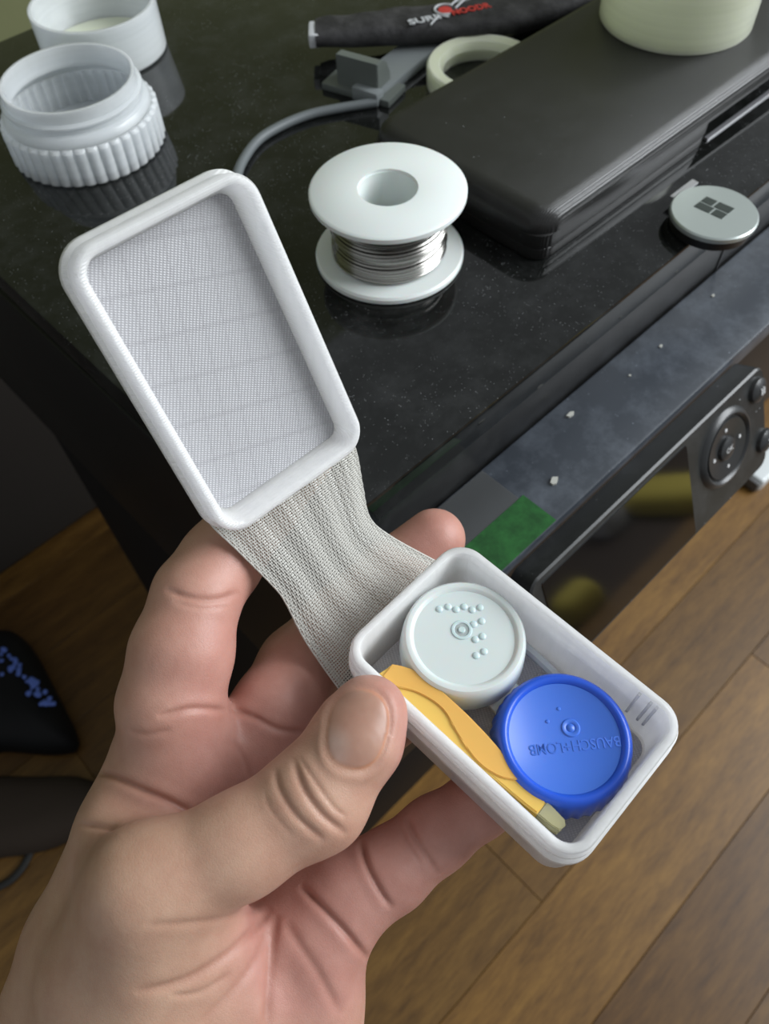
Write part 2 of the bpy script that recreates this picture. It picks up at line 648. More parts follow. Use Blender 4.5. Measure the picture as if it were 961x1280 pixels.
# solder spool
M['spool'] = mat('spool_plastic', (0.78, 0.82, 0.80), 0.35, Subsurface_Weight=0.15, Subsurface_Scale=0.004)
M['spool_low'] = M['spool']
M['solder'] = mat('solder_metal', (0.33, 0.32, 0.30), 0.24, metal=1.0)
sp = onz(487, 319, ZT)
spool = empty('solder_spool', tuple(sp), 'white plastic spool of silver solder wire standing on the printer', 'spool')
R1, HH = 0.0297, 0.031
fl = [(0.0114, 0), (R1 - 0.001, 0), (R1, 0.0008), (R1, 0.0024), (R1 - 0.0008, 0.0033), (0.0150, 0.0036), (0.0125, 0.0036), (0.0114, 0.0030)]
mesh_obj('lower_flange', *lathe(fl, 96, close=True), M['spool'], spool)
mesh_obj('upper_flange', *lathe([(r, HH - z) for r, z in fl], 96, close=True), M['spool'], spool)
mesh_obj('core', *lathe([(0.0110, 0.001), (0.0128, 0.001), (0.0128, HH - 0.001), (0.0110, HH - 0.001)], 64, close=True), M['spool'], spool)
turns, wire = 19, 0.00062
zz = np.linspace(0.0043, HH - 0.0043, turns * 56)
th = np.linspace(0, turns * 2 * math.pi, turns * 56)
rr = 0.0217 + 0.0006 * np.sin(zz * 900) * np.linspace(1, 1.4, len(zz)) + 0.0016 * np.clip((0.008 - zz) / 0.004, 0, 1)
wv = tube(np.c_[rr * np.cos(th), rr * np.sin(th), zz], wire * 1.05, 6)
z2 = np.linspace(HH - 0.0046, HH - 0.0085, 3 * 56)
t2 = np.linspace(0, 6 * math.pi, 3 * 56)
w2 = tube(np.c_[0.0230 * np.cos(t2), 0.0230 * np.sin(t2), z2 + 0.0011 * np.sin(t2 + 0.8)], wire, 6)
core_fill = lathe([(0.0129, 0.0038), (0.0212, 0.0038), (0.0212, HH - 0.0038), (0.0129, HH - 0.0038)], 48, close=True)
tail = tube([(0.0107, -0.004, HH - 0.004), (0.0092, -0.0052, HH - 0.0055), (0.0078, -0.0064, HH - 0.0068), (0.0066, -0.0078, HH - 0.0080)], 0.0006, 6)
rotT = Matrix.Rotation(math.radians(205), 4, 'Z')
mesh_obj('solder_wire', *join(wv, w2, core_fill, xf(tail, rotT)), M['solder'], spool)

# fluted jar
jb = onz(113, 179, ZT)
jar = empty('fluted_jar', tuple(jb), 'translucent white fluted jar with open threaded neck, standing on the printer', 'jar')
JR = 0.0345
nf = 40


def flute(r, z, a, i):
    return r + 0.00125 * (abs(math.sin(a * nf / 2)) ** 0.7) - 0.0006


body_prof = [(JR - 0.0012, 0.0), (JR, 0.0010), (JR, 0.0158), (JR - 0.0012, 0.0170), (JR - 0.0030, 0.0170), (JR - 0.0026, 0.0150), (JR - 0.0026, 0.0024), (0.0008, 0.0020), (0.0008, 0.0)]
lower = lathe(body_prof, 400, lambda r, z, a, i: flute(r, z, a, i) if i <= 6 else r, close=True)
mesh_obj('fluted_body', *lower, M['jar_print'], jar)
neck = [(JR - 0.0016, 0.0168), (JR - 0.0022, 0.0200), (JR - 0.0034, 0.0212), (JR - 0.0046, 0.0216), (JR - 0.0048, 0.0236), (JR - 0.0036, 0.0242), (JR - 0.0036, 0.0252),
        (JR - 0.0052, 0.0260), (JR - 0.0055, 0.0310), (JR - 0.0068, 0.0310), (JR - 0.0068, 0.0215), (JR - 0.0032, 0.0178)]
mesh_obj('threaded_neck', *lathe(neck, 96, close=True), M['jar_print'], jar)

# plain open jar behind it
kb = onz(133, 64, ZT)
jar2 = empty('open_jar', tuple(kb), 'plain translucent white open cylinder jar behind the fluted jar', 'jar')
KR = 0.0315
mesh_obj('wall', *lathe([(KR - 0.002, 0), (KR, 0.001), (KR, 0.024), (KR - 0.0018, 0.024), (KR - 0.0018, 0.0032), (KR - 0.004, 0.0005)], 96, close=True), M['jar_print'], jar2)
mesh_obj('bottom_disc', *lathe([(0.0, 0.0006), (KR - 0.002, 0.0006), (KR - 0.002, 0.0034), (0.0, 0.0034)], 64), M['cream_print'], jar2)

# long black case
M['case'] = dusty('case_black', (0.013, 0.0125, 0.012), 0.33, speck_scale=1000, amount=0.08, smear=0.03)
cv = coords(M['case'])
wv_ = N(M['case'], 'ShaderNodeTexWave', wave_type='BANDS', bands_direction='Y')
wv_.inputs['Scale'].default_value = 420
wv_.inputs['Distortion'].default_value = 0.4
L(M['case'], cv, wv_.inputs['Vector'])
bump(M['case'], mix(M['case'], 0.4, wv_.outputs['Color'], noise(M['case'], cv, 1300, 2)), 0.5, 0.0004)
cx0, cy0, cx1, cy1 = 0.2165, 0.1455, 0.475, 0.2435
bc = empty('black_case', (cx0, cy0, ZT), 'long black printed case with rounded lid edges lying on the printer', 'case')
Lc, Wc = cx1 - cx0, cy1 - cy0
cut = 0.335 - cx0
lidp = loft(Lc, Wc, 0.012, [(0.0, 0.0122), (0.0, 0.0130), (0.0, 0.0150), (0.0012, 0.0182), (0.0035, 0.0202), (0.0065, 0.0208)])
lowp = loft(cut, Wc, 0.009, [(0.0003, 0.0062), (0.0, 0.0066), (0.0, 0.0122)])
mesh_obj('lid', *join(lidp, lowp), M['case'], bc)
mesh_obj('base', *join(loft(cut, Wc, 0.009, [(0.0016, 0.0), (0.0004, 0.0015), (0.0004, 0.0056), (0.0010, 0.0060)]), bbox((cut, 0.022, 0), (Lc - 0.003, Wc - 0.001, 0.0123))), M['case'], bc)
M['alu'] = mat('aluminium_strip', (0.5, 0.5, 0.52), 0.35, metal=0.8)
mesh_obj('metal_edge', *bbox((cut, 0.0010, 0.0), (Lc - 0.003, 0.0030, 0.0012)), M['alu'], bc)

# cylinder jar standing on the case
ZC = ZT + 0.0208
tb_ = 0.5 * (onz(749, 24, ZC) + onz(938, 20, ZC))
tr_ = rad_at((749, 24), (938, 20), ZC)
tb_[1] = min(tb_[1], cy1 - tr_ * 0.35)
j3 = empty('cylinder_jar', (tb_[0], tb_[1], ZC), 'cream translucent cylinder jar standing on the long black case', 'jar')
mesh_obj('wall', *lathe([(tr_ - 0.003, 0), (tr_ - 0.0006, 0), (tr_, 0.0008), (tr_, 0.055), (tr_ - 0.0018, 0.055), (tr_ - 0.0018, 0.003), (tr_ - 0.003, 0.0025)], 96, close=True), M['cream_print'], j3)
mesh_obj('bottom_disc', *lathe([(0, 0.0004), (tr_ - 0.002, 0.0004), (tr_ - 0.002, 0.0028), (0, 0.0028)], 64), M['cream_print'], j3)

# cream ring
rc = onz(602, 103, ZT)
rg = mesh_obj('plastic_ring', *lathe([(0.0205, 0.0), (0.0270, 0.0), (0.0272, 0.0085), (0.0262, 0.0100), (0.0210, 0.0094), (0.0190, 0.0060)], 72, close=True), M['cream_print'])
rg.location = tuple(rc)
tag(rg, 'cream translucent plastic ring lying between grey clip and black case', 'ring')

# grey clip
M['grey_clip'] = mat('grey_clip_plastic', (0.12, 0.135, 0.125), 0.45)
M['grey_pale'] = mat('grey_pale_plastic', (0.22, 0.24, 0.245), 0.4)
ga, gb = onz(402, 112, ZT), onz(486, 136, ZT)
gd = nrm(gb - ga)
gn = np.array([-gd[1], gd[0], 0])
if gn[1] < 0:
    gn = -gn
clip = empty('plastic_clip', mat4=frame(gd, gn, (0, 0, 1), ga), label='dark grey plastic clip with a long pale arm, behind the solder spool', cat='clip')
glen = np.linalg.norm(gb - ga)
mesh_obj('base_plate', *bbox((0, 0.000, 0), (glen, 0.017, 0.0035), 0.0008), M['grey_clip'], clip)
mesh_obj('block', *xf(prism([(0, 0), (0.013, 0), (0.0125, 0.005), (0.0095, 0.0110), (0.005, 0.0138), (0.0, 0.0140)], 0, glen * 0.60, 0.0004),
                      Matrix(((0, 0, 1, glen * 0.20), (1, 0, 0, 0.003), (0, 1, 0, 0.0035), (0, 0, 0, 1)))), M['grey_clip'], clip)
ta, tb2 = onz(478, 112, ZT + 0.004), onz(552, 52, ZT + 0.004)
td = nrm(tb2 - ta)
tn = np.array([-td[1], td[0], 0])
Ma = clip.matrix_world.inverted() @ frame(td, tn, (0, 0, 1), (ta[0], ta[1], ZT))
mesh_obj('arm', *xf(bbox((-0.004, -0.002, 0.0), (0.135, 0.016, 0.0050), 0.0008), Ma), M['grey_pale'], clip)
mesh_obj('end_stop', *xf(bbox((-0.009, -0.003, 0.0), (-0.003, 0.012, 0.0065), 0.001), Ma), M['grey_pale'], clip)

# grey cable
M['grey_cable'] = mat('grey_cable_rubber', (0.13, 0.145, 0.15), 0.5)
cpts = [onz(x, y, ZT + 0.0022) for x, y in ((470, 128), (420, 136), (384, 144), (350, 158), (322, 176), (302, 204), (292, 235))]
tag(mesh_obj('grey_cable', *tube(catmull(cpts, 8), 0.0022, 10), M['grey_cable']), 'grey rubber cable curving across the printer top from the clip', 'cable')

# black fabric pouch with printed logo
M['fabric'] = mat('pouch_fabric', (0.020, 0.019, 0.020), 0.75)
vf = coords(M['fabric'])
L(M['fabric'], ramp(M['fabric'], noise(M['fabric'], vf, 90, 5), [(0.4, (0.014, 0.013, 0.014)), (0.75, (0.06, 0.058, 0.06))]), bsdf(M['fabric']).inputs['Base Color'])
bump(M['fabric'], noise(M['fabric'], vf, 300, 4), 0.5, 0.001)
M['logo_white'] = mat('logo_white', (0.55, 0.56, 0.58), 0.6)
M['logo_red'] = mat('logo_red', (0.55, 0.045, 0.035), 0.6)
pz0 = ZT + 0.0056                            # rests on the clip's arm
PTH = 0.0052
pz = pz0 + 2 * PTH
ppath = catmull([np.array([x, y, 0.0]) for x, y in ((0.258, 0.325), (0.290, 0.2965), (0.332, 0.2640), (0.381, 0.2505), (0.430, 0.2490))], 16)
pouch = empty('fabric_pouch', (0.258, 0.325, pz0), 'black fabric pouch with red and white logo lying at the back of the printer', 'pouch')
V_, F_ = [], []
nu, nv = len(ppath) - 1, 12
sq = lambda q: math.copysign(abs(q) ** 0.55, q)
for i in range(nu + 1):
    u = i / nu
    tdir = nrm(ppath[min(i + 1, nu)] - ppath[max(i - 1, 0)])
    ndir = np.array([-tdir[1], tdir[0], 0])
    for j in range(nv):
        a = 2 * math.pi * j / nv
        w = 0.0100 + 0.0045 * min(1, u * 2.2) + 0.0005 * math.sin(u * 31) + 0.0004 * math.sin(u * 57)
        e = 0.72 + 0.28 * min(1.0, u * 6)
        q = ppath[i] + ndir * (w + w * sq(math.cos(a)))
        V_.append((q[0] - 0.258, q[1] - 0.325, PTH + e * PTH * sq(math.sin(a)) * (1 + 0.05 * math.sin(u * 40 + a))))
for i in range(nu):
    for j in range(nv):
        k = (j + 1) % nv
        F_.append((i * nv + j, i * nv + k, (i + 1) * nv + k, (i + 1) * nv + j))
F_.append(list(range(nv)))
F_.append([nu * nv + j for j in range(nv)])
mesh_obj('pouch_body', V_, F_, M['fabric'], pouch, sharp=60)
tabd = nrm(ppath[3] - ppath[0])
mesh_obj('seam_tab', *xf(bbox((-0.0035, 0.001, 0.002), (0.002, 0.016, 0.0085), 0.0012), frame(tabd, (-tabd[1], tabd[0], 0), (0, 0, 1), (0, 0, 0))), M['logo_white'], pouch)


def pl_(px, py):
    q = onz(px, py, pz)
    return q[0] - 0.258, q[1] - 0.325


lz = 2 * PTH + 0.0002
c0 = pl_(556, 13)
mesh_obj('logo_badge', *xf(lathe([(0.0036, 0), (0.0033, 0.0003), (0, 0.0005)], 24), Matrix.Translation((c0[0], c0[1], lz))), M['logo_red'], pouch)
mesh_obj('logo_arc', *tube([(c0[0] + 0.0052 * math.cos(t), c0[1] + 0.0052 * math.sin(t), lz + 0.0003) for t in np.linspace(0.2, 4.4, 24)], 0.0006, 6), M['logo_white'], pouch)
for a_, b_ in (((563, 8), (577, -5)), ((569, 11), (585, -4)), ((547, 22), (538, 32))):
    q1, q2 = pl_(*a_), pl_(*b_)
    mesh_obj('logo_stroke', *tube([(*q1, lz + 0.0002), (*q2, lz + 0.0002)], 0.0005, 6), M['logo_white'], pouch)
for wd_, m_, l0, l1 in (('SURIN', 'logo_white', (511, 29), (560, 19)), ('NOODR', 'logo_red', (564, 17), (612, 7))):
    q1, q2 = np.array(pl_(*l0)), np.array(pl_(*l1))
    dv_ = nrm(q2 - q1)
    tv, tf = text_part(wd_, 0.0068, 0.0002, 0.0002)
    k_ = np.linalg.norm(q2 - q1) / (max(q[0] for q in tv) - min(q[0] for q in tv))
    mesh_obj('logo_lettering', *xf((tv, tf), frame((*dv_, 0), (-dv_[1], dv_[0], 0), (0, 0, 1), (*(q1 + q2) / 2, lz)) @ Matrix.Diagonal((k_, 1, 1, 1))), M[m_], pouch, smooth=False)

# disc with a four-pane emblem
M['silver'] = mat('brushed_silver', (0.50, 0.55, 0.53), 0.32, metal=0.55)
M['emblem'] = mat('emblem_dark', (0.03, 0.04, 0.035), 0.5)
M['rim_black'] = mat('disc_black', (0.008, 0.008, 0.008), 0.35)
dzt = ZT + 0.0075
dc = onz(893, 264, dzt)
dR = 0.0174
disc = empty('emblem_disc', (dc[0], dc[1], ZT), 'round silver disc with a four-pane window emblem on the printer edge', 'disc')
mesh_obj('base', *lathe([(0, 0), (dR * 0.86, 0), (dR * 0.93, 0.001), (dR * 0.95, 0.0048), (0, 0.0048)], 64), M['rim_black'], disc)
mesh_obj('face', *lathe([(0, 0.0048), (dR - 0.0004, 0.0048), (dR, 0.0053), (dR, 0.0069), (dR - 0.0006, 0.0075), (0, 0.0075)], 72), M['silver'], disc)


def dl(px, py):
    q = onz(px, py, dzt) - np.array([dc[0], dc[1], dzt])
    return q[0], q[1]


# emblem corner pixels in the photograph
A_, B_, C_, D_ = (np.array(dl(*p)) for p in ((883, 246), (918, 261), (902, 274), (867, 258)))
for (u0, u1, w0, w1) in ((0, 0.40, 0, 0.45), (0.46, 1, 0, 0.45), (0, 0.54, 0.55, 1), (0.60, 1, 0.55, 1)):
    q = lambda u, w: (A_ * (1 - u) + B_ * u) * (1 - w) + (D_ * (1 - u) + C_ * u) * w
    poly = [tuple(q(u0, w0)), tuple(q(u1, w0)), tuple(q(u1, w1)), tuple(q(u0, w1))]
    mesh_obj('emblem_pane', *prism(poly, 0.0074, 0.0077), M['emblem'], disc, smooth=False)
tq = dl(848, 233)
mesh_obj('metal_tab', *bbox((tq[0] - 0.004, tq[1] - 0.0025, 0.0040), (tq[0] + 0.012, tq[1] + 0.0005, 0.0048)), M['alu'], disc)

# crumbs lying on the shelf
M['crumb'] = mat('crumb', (0.42, 0.42, 0.38), 0.8)
for i, (px, py, s) in enumerate(((713, 519, 1.0), (692, 602, 1.1), (891, 370, 0.5), (826, 433, 0.5), (787, 470, 0.35))):
    w = onz(px, py, ZS)
    pts = [(s * 0.0022 * math.cos(t) * random.uniform(0.5, 1.1), s * 0.0016 * math.sin(t) * random.uniform(0.5, 1.1)) for t in np.linspace(0, 5.4, 7)]
    o = mesh_obj('lint_crumb', *prism(pts, 0.0, 0.0006 * s + 0.0003), M['crumb'], smooth=False)
    o.location = (w[0], w[1], ZS)
    tag(o, ('flat pale lint crumb lying midway along the dusty printer shelf', 'flat pale lint crumb beside the green strip on the printer shelf')[i] if i < 2 else 'tiny pale speck of lint on the dusty printer shelf', 'crumb', 'lint crumbs on the printer shelf')

# ------------------------------------------------------------------ things on the floor
M['bag'] = mat('bag_black', (0.006, 0.006, 0.007), 0.7, spec=0.2)
M['blue_print'] = mat('blue_print', (0.10, 0.17, 0.55), 0.5)
M['brown'] = mat('brown_felt', (0.035, 0.026, 0.020), 0.85, spec=0.15)
M['black_rubber'] = mat('black_rubber', (0.008, 0.008, 0.008), 0.5)


def cushion(poly, h, name, m, parent):
    """soft body over an outline: domed top"""
    poly = np.array(poly)
    c = poly.mean(0)
    rings = [(1.0, 0.0), (1.04, 0.25), (1.0, 0.6), (0.85, 0.88), (0.5, 0.98), (0.12, 1.0)]
    V, Fc = [], []
    m_ = len(poly)
    for s, z in rings:
        for p in poly:
            q = c + (p - c) * s
            V.append((q[0], q[1], z * h))
    for k in range(len(rings) - 1):
        for i in range(m_):
            j = (i + 1) % m_
            Fc.append((k * m_ + i, k * m_ + j, (k + 1) * m_ + j, (k + 1) * m_ + i))
    Fc.append(list(range(m_)))
    Fc.append([(len(rings) - 1) * m_ + i for i in range(m_)])
    return mesh_obj(name, V, Fc, m, parent, sharp=80)


bh = 0.06
out = [onz(x, y, 0.03)[:2] for x, y in ((-150, 830), (-60, 800), (0, 790), (28, 800), (58, 852), (88, 920), (58, 934), (0, 930), (-90, 925))]
b0 = np.mean(out, 0)
bag = empty('fabric_bag', (b0[0], b0[1], 0), 'small black fabric bag with a blue flower print on the floor', 'bag')
sm = catmull([np.r_[p, 0] for p in out + [out[0]]], 4)[:-1, :2]
cushion(sm - b0, bh, 'bag_body', M['bag'], bag)
bl = []
for i in range(46):
    t = random.random()
    px, py = 4 + t * 58 + random.uniform(-9, 9), 822 + t * 60 + random.uniform(-16, 14) * (1.15 - t)
    w = onz(px, py, bh * 0.97)
    rr_ = random.uniform(0.0018, 0.0034)
    bl.append(xf(lathe([(rr_, 0), (rr_ * 0.8, 0.0014), (0, 0.002)], 8), Matrix.Translation((w[0] - b0[0], w[1] - b0[1], bh * 0.97))))
tag(mesh_obj('flower_print', *join(*bl), M['blue_print'], bag), None, None, kind='stuff')

out2 = [onz(x, y, 0.02)[:2] for x, y in ((-140, 985), (-40, 972), (50, 972), (100, 972), (124, 988), (112, 1025), (60, 1055), (-10, 1068), (-110, 1070))]
s0 = np.mean(out2, 0)
sl = empty('felt_slipper', (s0[0], s0[1], 0), 'dark brown felt slipper lying beside the black bag', 'slipper')
sm2 = catmull([np.r_[p, 0] for p in out2 + [out2[0]]], 4)[:-1, :2] - s0
cushion(sm2, 0.04, 'upper', M['brown'], sl)
cp = [onz(x, y, 0.004) for x, y in ((-60, 1130), (0, 1108), (22, 1092), (36, 1070), (40, 1052), (24, 1050), (8, 1062), (-30, 1085), (-80, 1100))]
tag(mesh_obj('black_cable', *tube(catmull(cp, 8), 0.004, 8), M['black_rubber']), 'black cable loop lying on the floor below the slipper', 'cable')

wq, wq2 = onz(934, 604, 0.01), onz(975, 566, 0.01)
wd = nrm(wq2 - wq)
wn = np.array([-wd[1], wd[0], 0])
M['white_gloss'] = mat('white_gloss', (0.62, 0.65, 0.66), 0.25)
ad = empty('power_adapter', mat4=frame(wd, wn, (0, 0, 1), (wq[0], wq[1], 0)), label='white and silver power adapter lying on the wooden floor beyond the printer', cat='adapter')
mesh_obj('shell', *bbox((0.006, -0.016, 0), (0.11, 0.016, 0.022), 0.004, 3), M['white_gloss'], ad)
mesh_obj('end_cap', *bbox((0, -0.014, 0.002), (0.0065, 0.014, 0.019), 0.002), mat('adapter_cap', (0.08, 0.08, 0.08), 0.4), ad)

# ------------------------------------------------------------------ the printed flip case
mm = 0.001
RB = np.array([[0.71736, 0.69670, 0.00147], [0.58631, -0.60255, -0.54146], [-0.37635, 0.38929, -0.84072]])
TB = np.array([-0.0106, 0.0317, 0.1857])
RL = np.array([[0.34598, 0.73968, 0.57721], [0.77721, -0.57058, 0.26531], [0.52558, 0.35682, -0.77229]])
TL = np.array([-0.0582, -0.0455, 0.1427])
CL, CW = 0.068, 0.0425


def pose(Rm, t):
    A = RW @ Rm
    return frame(A[:, 0], A[:, 1], A[:, 2], c2w(t))


MB, MLd = pose(RB, TB), pose(RL, TL)
MBi = MB.inverted()


def bx(px, py, z):
    """pixel -> local coordinates in the tray, at height z below (negative) the rim"""
    d = cray(px, py)
    n = RB[:, 2]
    s = ((TB + z * n) @ n) / (d @ n)
    return RB.T @ (s * d - TB)


fc = empty('flip_case', mat4=MB, label='open translucent white printed flip case with woven strap hinge, held in the hand', cat='case')


def clear_weave(name, tint, dark, trans=0.3, see=0.05):
    m = clear_print(name, tint, trans, see, rough=0.3)
    v = coords(m, 'Object', rot=(0, 0, math.radians(32)))
    w1 = N(m, 'ShaderNodeTexWave', wave_type='BANDS', bands_direction='X')
    w2_ = N(m, 'ShaderNodeTexWave', wave_type='BANDS', bands_direction='Y')
    for w_, s_ in ((w1, 640), (w2_, 420)):
        w_.inputs['Scale'].default_value = s_
        w_.inputs['Distortion'].default_value = 0.5
        L(m, v, w_.inputs['Vector'])
    h = mix(m, 1.0, w1.outputs['Color'], w2_.outputs['Color'], 'MULTIPLY')
    col = ramp(m, h, [(0.0, dark), (0.45, tint)])
    v2 = coords(m, 'Object', rot=(0, 0, math.radians(16)))
    for dr, s_ in (('Y', 70), ('X', 33)):
        g1 = N(m, 'ShaderNodeTexWave', wave_type='BANDS', bands_direction=dr)
        g1.inputs['Scale'].default_value = s_
        g1.inputs['Distortion'].default_value = 0.15
        L(m, v2, g1.inputs['Vector'])
        col = mix(m, ramp(m, g1.outputs['Color'], [(0.0, (0.5, 0.5, 0.5)), (0.05, (0, 0, 0))]), col, dark)
    bn = N(m, 'ShaderNodeBump')
    bn.inputs['Strength'].default_value = 0.5
    bn.inputs['Distance'].default_value = 0.0003
    L(m, h, bn.inputs['Height'])
    for n in m.node_tree.nodes:
        if n.type in ('BSDF_DIFFUSE', 'BSDF_GLOSSY', 'BSDF_TRANSLUCENT'):
            L(m, bn.outputs[0], n.inputs['Normal'])
        if n.type == 'BSDF_DIFFUSE':
            L(m, col, n.inputs[0])
    return m


M['weave'] = clear_weave('woven_floor', (0.76, 0.76, 0.78), (0.50, 0.49, 0.51))
M['weave_grey'] = clear_weave('woven_floor_grey', (0.95, 0.91, 0.92), (0.76, 0.72, 0.74), 0.05, 0.0)
TH = 0.020
rings = [(0.0030, -TH), (0.0012, -TH), (0.0005, -TH + 0.0008), (0.0005, -0.0090), (-0.0008, -0.0078), (-0.0008, -0.0062), (0.0006, -0.0054), (0.0006, -0.0042), (-0.0004, -0.0034), (-0.0004, -0.0022), (0.0006, -0.0017), (0.0006, -0.0010),
         (0.0001, -0.0005), (0.0005, 0.0), (0.0018, 0.0), (0.0023, -0.0005), (0.0026, -0.0172), (0.0030, -0.0186), (0.0030, -TH)]
tray = mesh_obj('tray', *loft(CL, CW, 0.0068, rings, 10, False, False), M['white_print'], fc, sharp=50)
mesh_obj('tray_floor', *loft(CL, CW, 0.0068, [(0.0029, -TH + 0.0002), (0.0029, -TH + 0.0010)], 10), M['weave_grey'], fc, smooth=False)
# clip notch on the long wall near the far end and corner seam lines
for q in (0.0120, 0.0090, 0.0074):
    mesh_obj('wall_rib', *bbox((CL - q, CW - 0.0031, -0.012), (CL - q + 0.0007, CW - 0.0020, -0.0006), 0.0002), M['white_print'], fc)

MLl = MBi @ MLd
LH = 0.0082
lrings = [(0.0040, -LH), (0.0012, -LH), (-0.0006, -LH + 0.0005), (-0.0006, -LH + 0.0022), (0.0004, -LH + 0.0028), (0.0004, -0.0008), (0.0010, 0.0), (0.0020, 0.0), (0.0026, -0.0005),
          (0.0034, -0.0055), (0.0040, -0.0066), (0.0040, -LH)]
mesh_obj('lid', *xf(loft(CL, CW, 0.0068, lrings, 10, False, False), MLl), M['white_print'], fc, sharp=50)
fl_ = mesh_obj('lid_floor', *loft(CL, CW, 0.0068, [(0.0039, -LH + 0.0003), (0.0039, -LH + 0.0014)], 10), M['weave'], fc, smooth=False)
fl_.matrix_local = MLl

# strap: woven threads between lid and tray
Mw = MBi @ Matrix.Identity(4)


def loc(p):
    return np.array(MBi @ Vector(p))


lc = catmull([np.array([*q]) for q in ((250, 628, 183.5), (264, 655, 187), (300, 690, 191), (342, 732, 195), (358, 753, 197), (384, 803, 200.5), (425, 862, 204.5), (440, 880, 206))], 10)
rc_ = catmull([np.array([*q]) for q in ((432, 530, 199), (446, 565, 202.5), (454, 608, 205), (463, 647, 207.5), (488, 670, 210), (540, 699, 217), (568, 714, 221))], 10)


def resample(c, n):
    d = np.r_[0, np.cumsum(np.linalg.norm(np.diff(c * [1, 1, 0.5], axis=0), axis=1))]
    s = np.linspace(0, d[-1], n)
    return np.array([np.interp(s, d, c[:, k]) for k in range(3)]).T


NS = 90
lw = np.array([loc(P(x, y, d * mm)) for x, y, d in resample(lc, NS)])
rw = np.array([loc(P(x, y, d * mm)) for x, y, d in resample(rc_, NS)])
up_l = np.cross(rw[NS // 2] - lw[NS // 2], lw[NS // 2 + 3] - lw[NS // 2])
up_l = nrm(up_l)


def S(i, t):
    sag = 0.0016 * math.sin(math.pi * t) * math.sin(math.pi * i / (NS - 1))
    ripple = 0.00035 * math.sin(t * 26 + 1.2 * math.sin(i * 0.03)) * math.sin(math.pi * i / (NS - 1)) ** 0.5
    return lw[i] * (1 - t) + rw[i] * t + up_l * (ripple - sag)


M['thread'] = clear_print('thread_plastic', (0.89, 0.875, 0.82), 0.35, 0.05, rough=0.25)
parts = []
NT = 66
tw_ = 0.00019
for k in range(NT + 1):
    t = k / NT
    path = [S(i, t) + up_l * 0.00013 * (1 if (i // 2 + k) % 2 else -1) for i in range(0, NS)]
    parts.append(tube(path, tw_, 4, flat=0.8))
for i in range(0, NS):
    path = [S(i, t) - up_l * 0.00010 * (1 if q % 2 else -1) for q, t in enumerate(np.linspace(0, 1, NT // 2 + 1))]
    parts.append(tube(path, tw_ * 1.05, 4, flat=0.8))
tag(mesh_obj('strap_weave', *join(*parts), M['thread'], fc, smooth=False), None, None, kind='stuff')
edge = []
for es3 in ((0.0, 0.022, 0.044), (0.956, 0.978, 1.0)):
    for e in es3:
        mesh_obj('border_thread', *tube([S(i, e) + up_l * 0.0003 for i in range(NS)], 0.00030, 6), M['thread'], fc)

# ------------------------------------------------------------------ contact lens case in the tray
lens_base = -TH + 0.0011
lc_ = empty('lens_case', mat4=MB @ Matrix.Translation((0, 0, lens_base)), label='contact lens case with one white and one blue screw cap, lying in the tray', cat='lens case')
DZ = -lens_base
M['lens_white'] = mat('lens_case_white', (0.80, 0.82, 0.83), 0.35, Subsurface_Weight=0.2, Subsurface_Scale=0.004)
M['cap_white'] = mat('cap_white', (0.66, 0.715, 0.70), 0.28, Subsurface_Weight=0.25, Subsurface_Scale=0.005)
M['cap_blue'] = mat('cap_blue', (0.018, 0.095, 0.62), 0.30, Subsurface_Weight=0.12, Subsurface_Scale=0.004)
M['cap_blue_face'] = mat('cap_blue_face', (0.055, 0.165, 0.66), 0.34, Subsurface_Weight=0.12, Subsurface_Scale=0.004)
cwx, cwy, cbx, cby = 0.0180, 0.0241, 0.0500, 0.0216
wells = []
for (x, y) in ((cwx, cwy), (cbx, cby)):
    wells.append(xf(lathe([(0.0105, 0), (0.0122, 0.0008), (0.0130, 0.0075), (0.0, 0.0075)], 48), Matrix.Translation((x, y, 0))))
ax = nrm([cbx - cwx, cby - cwy])
an = np.array([-ax[1], ax[0]])
mid = np.array([(cwx + cbx) / 2, (cwy + cby) / 2])
wells.append(xf(bbox((-0.006, -0.0045, 0.0040), (0.006, 0.0045, 0.0056), 0.0005), frame((*ax, 0), (*an, 0), (0, 0, 1), (*mid, 0))))
for s in (1, -1):
    pth = []
    for q in np.linspace(-1, 1, 15):
        w = mid + ax * q * 0.0175 + an * s * (0.0118 + 0.0028 * (1 - q * q) * 0.6)
        pth.append((w[0], w[1], 0.0048))
    wells.append(tube(pth, 0.0013, 8, flat=1.0))
mesh_obj('case_body', *join(*wells), M['lens_white'], lc_)
# white cap
ZTW = DZ - 0.0030
pw_ = [(0.0, ZTW - 0.0008), (0.0118, ZTW - 0.0008), (0.0124, ZTW - 0.0002), (0.0128, ZTW), (0.0137, ZTW - 0.0001), (0.0143, ZTW - 0.0008), (0.0147, ZTW - 0.0030), (0.0151, ZTW - 0.0080), (0.0150, ZTW - 0.0086), (0.0132, ZTW - 0.0086)]
wc = mesh_obj('white_cap', *xf(lathe([(r * 1.025, z) for r, z in pw_], 96), Matrix.Translation((cwx, cwy, 0))), M['cap_white'], lc_)
wc['label'] = 'white screw cap with raised dots'


def lensloc(px, py, z):
    q = bx(px, py, z + lens_base)
    return q[0], q[1]


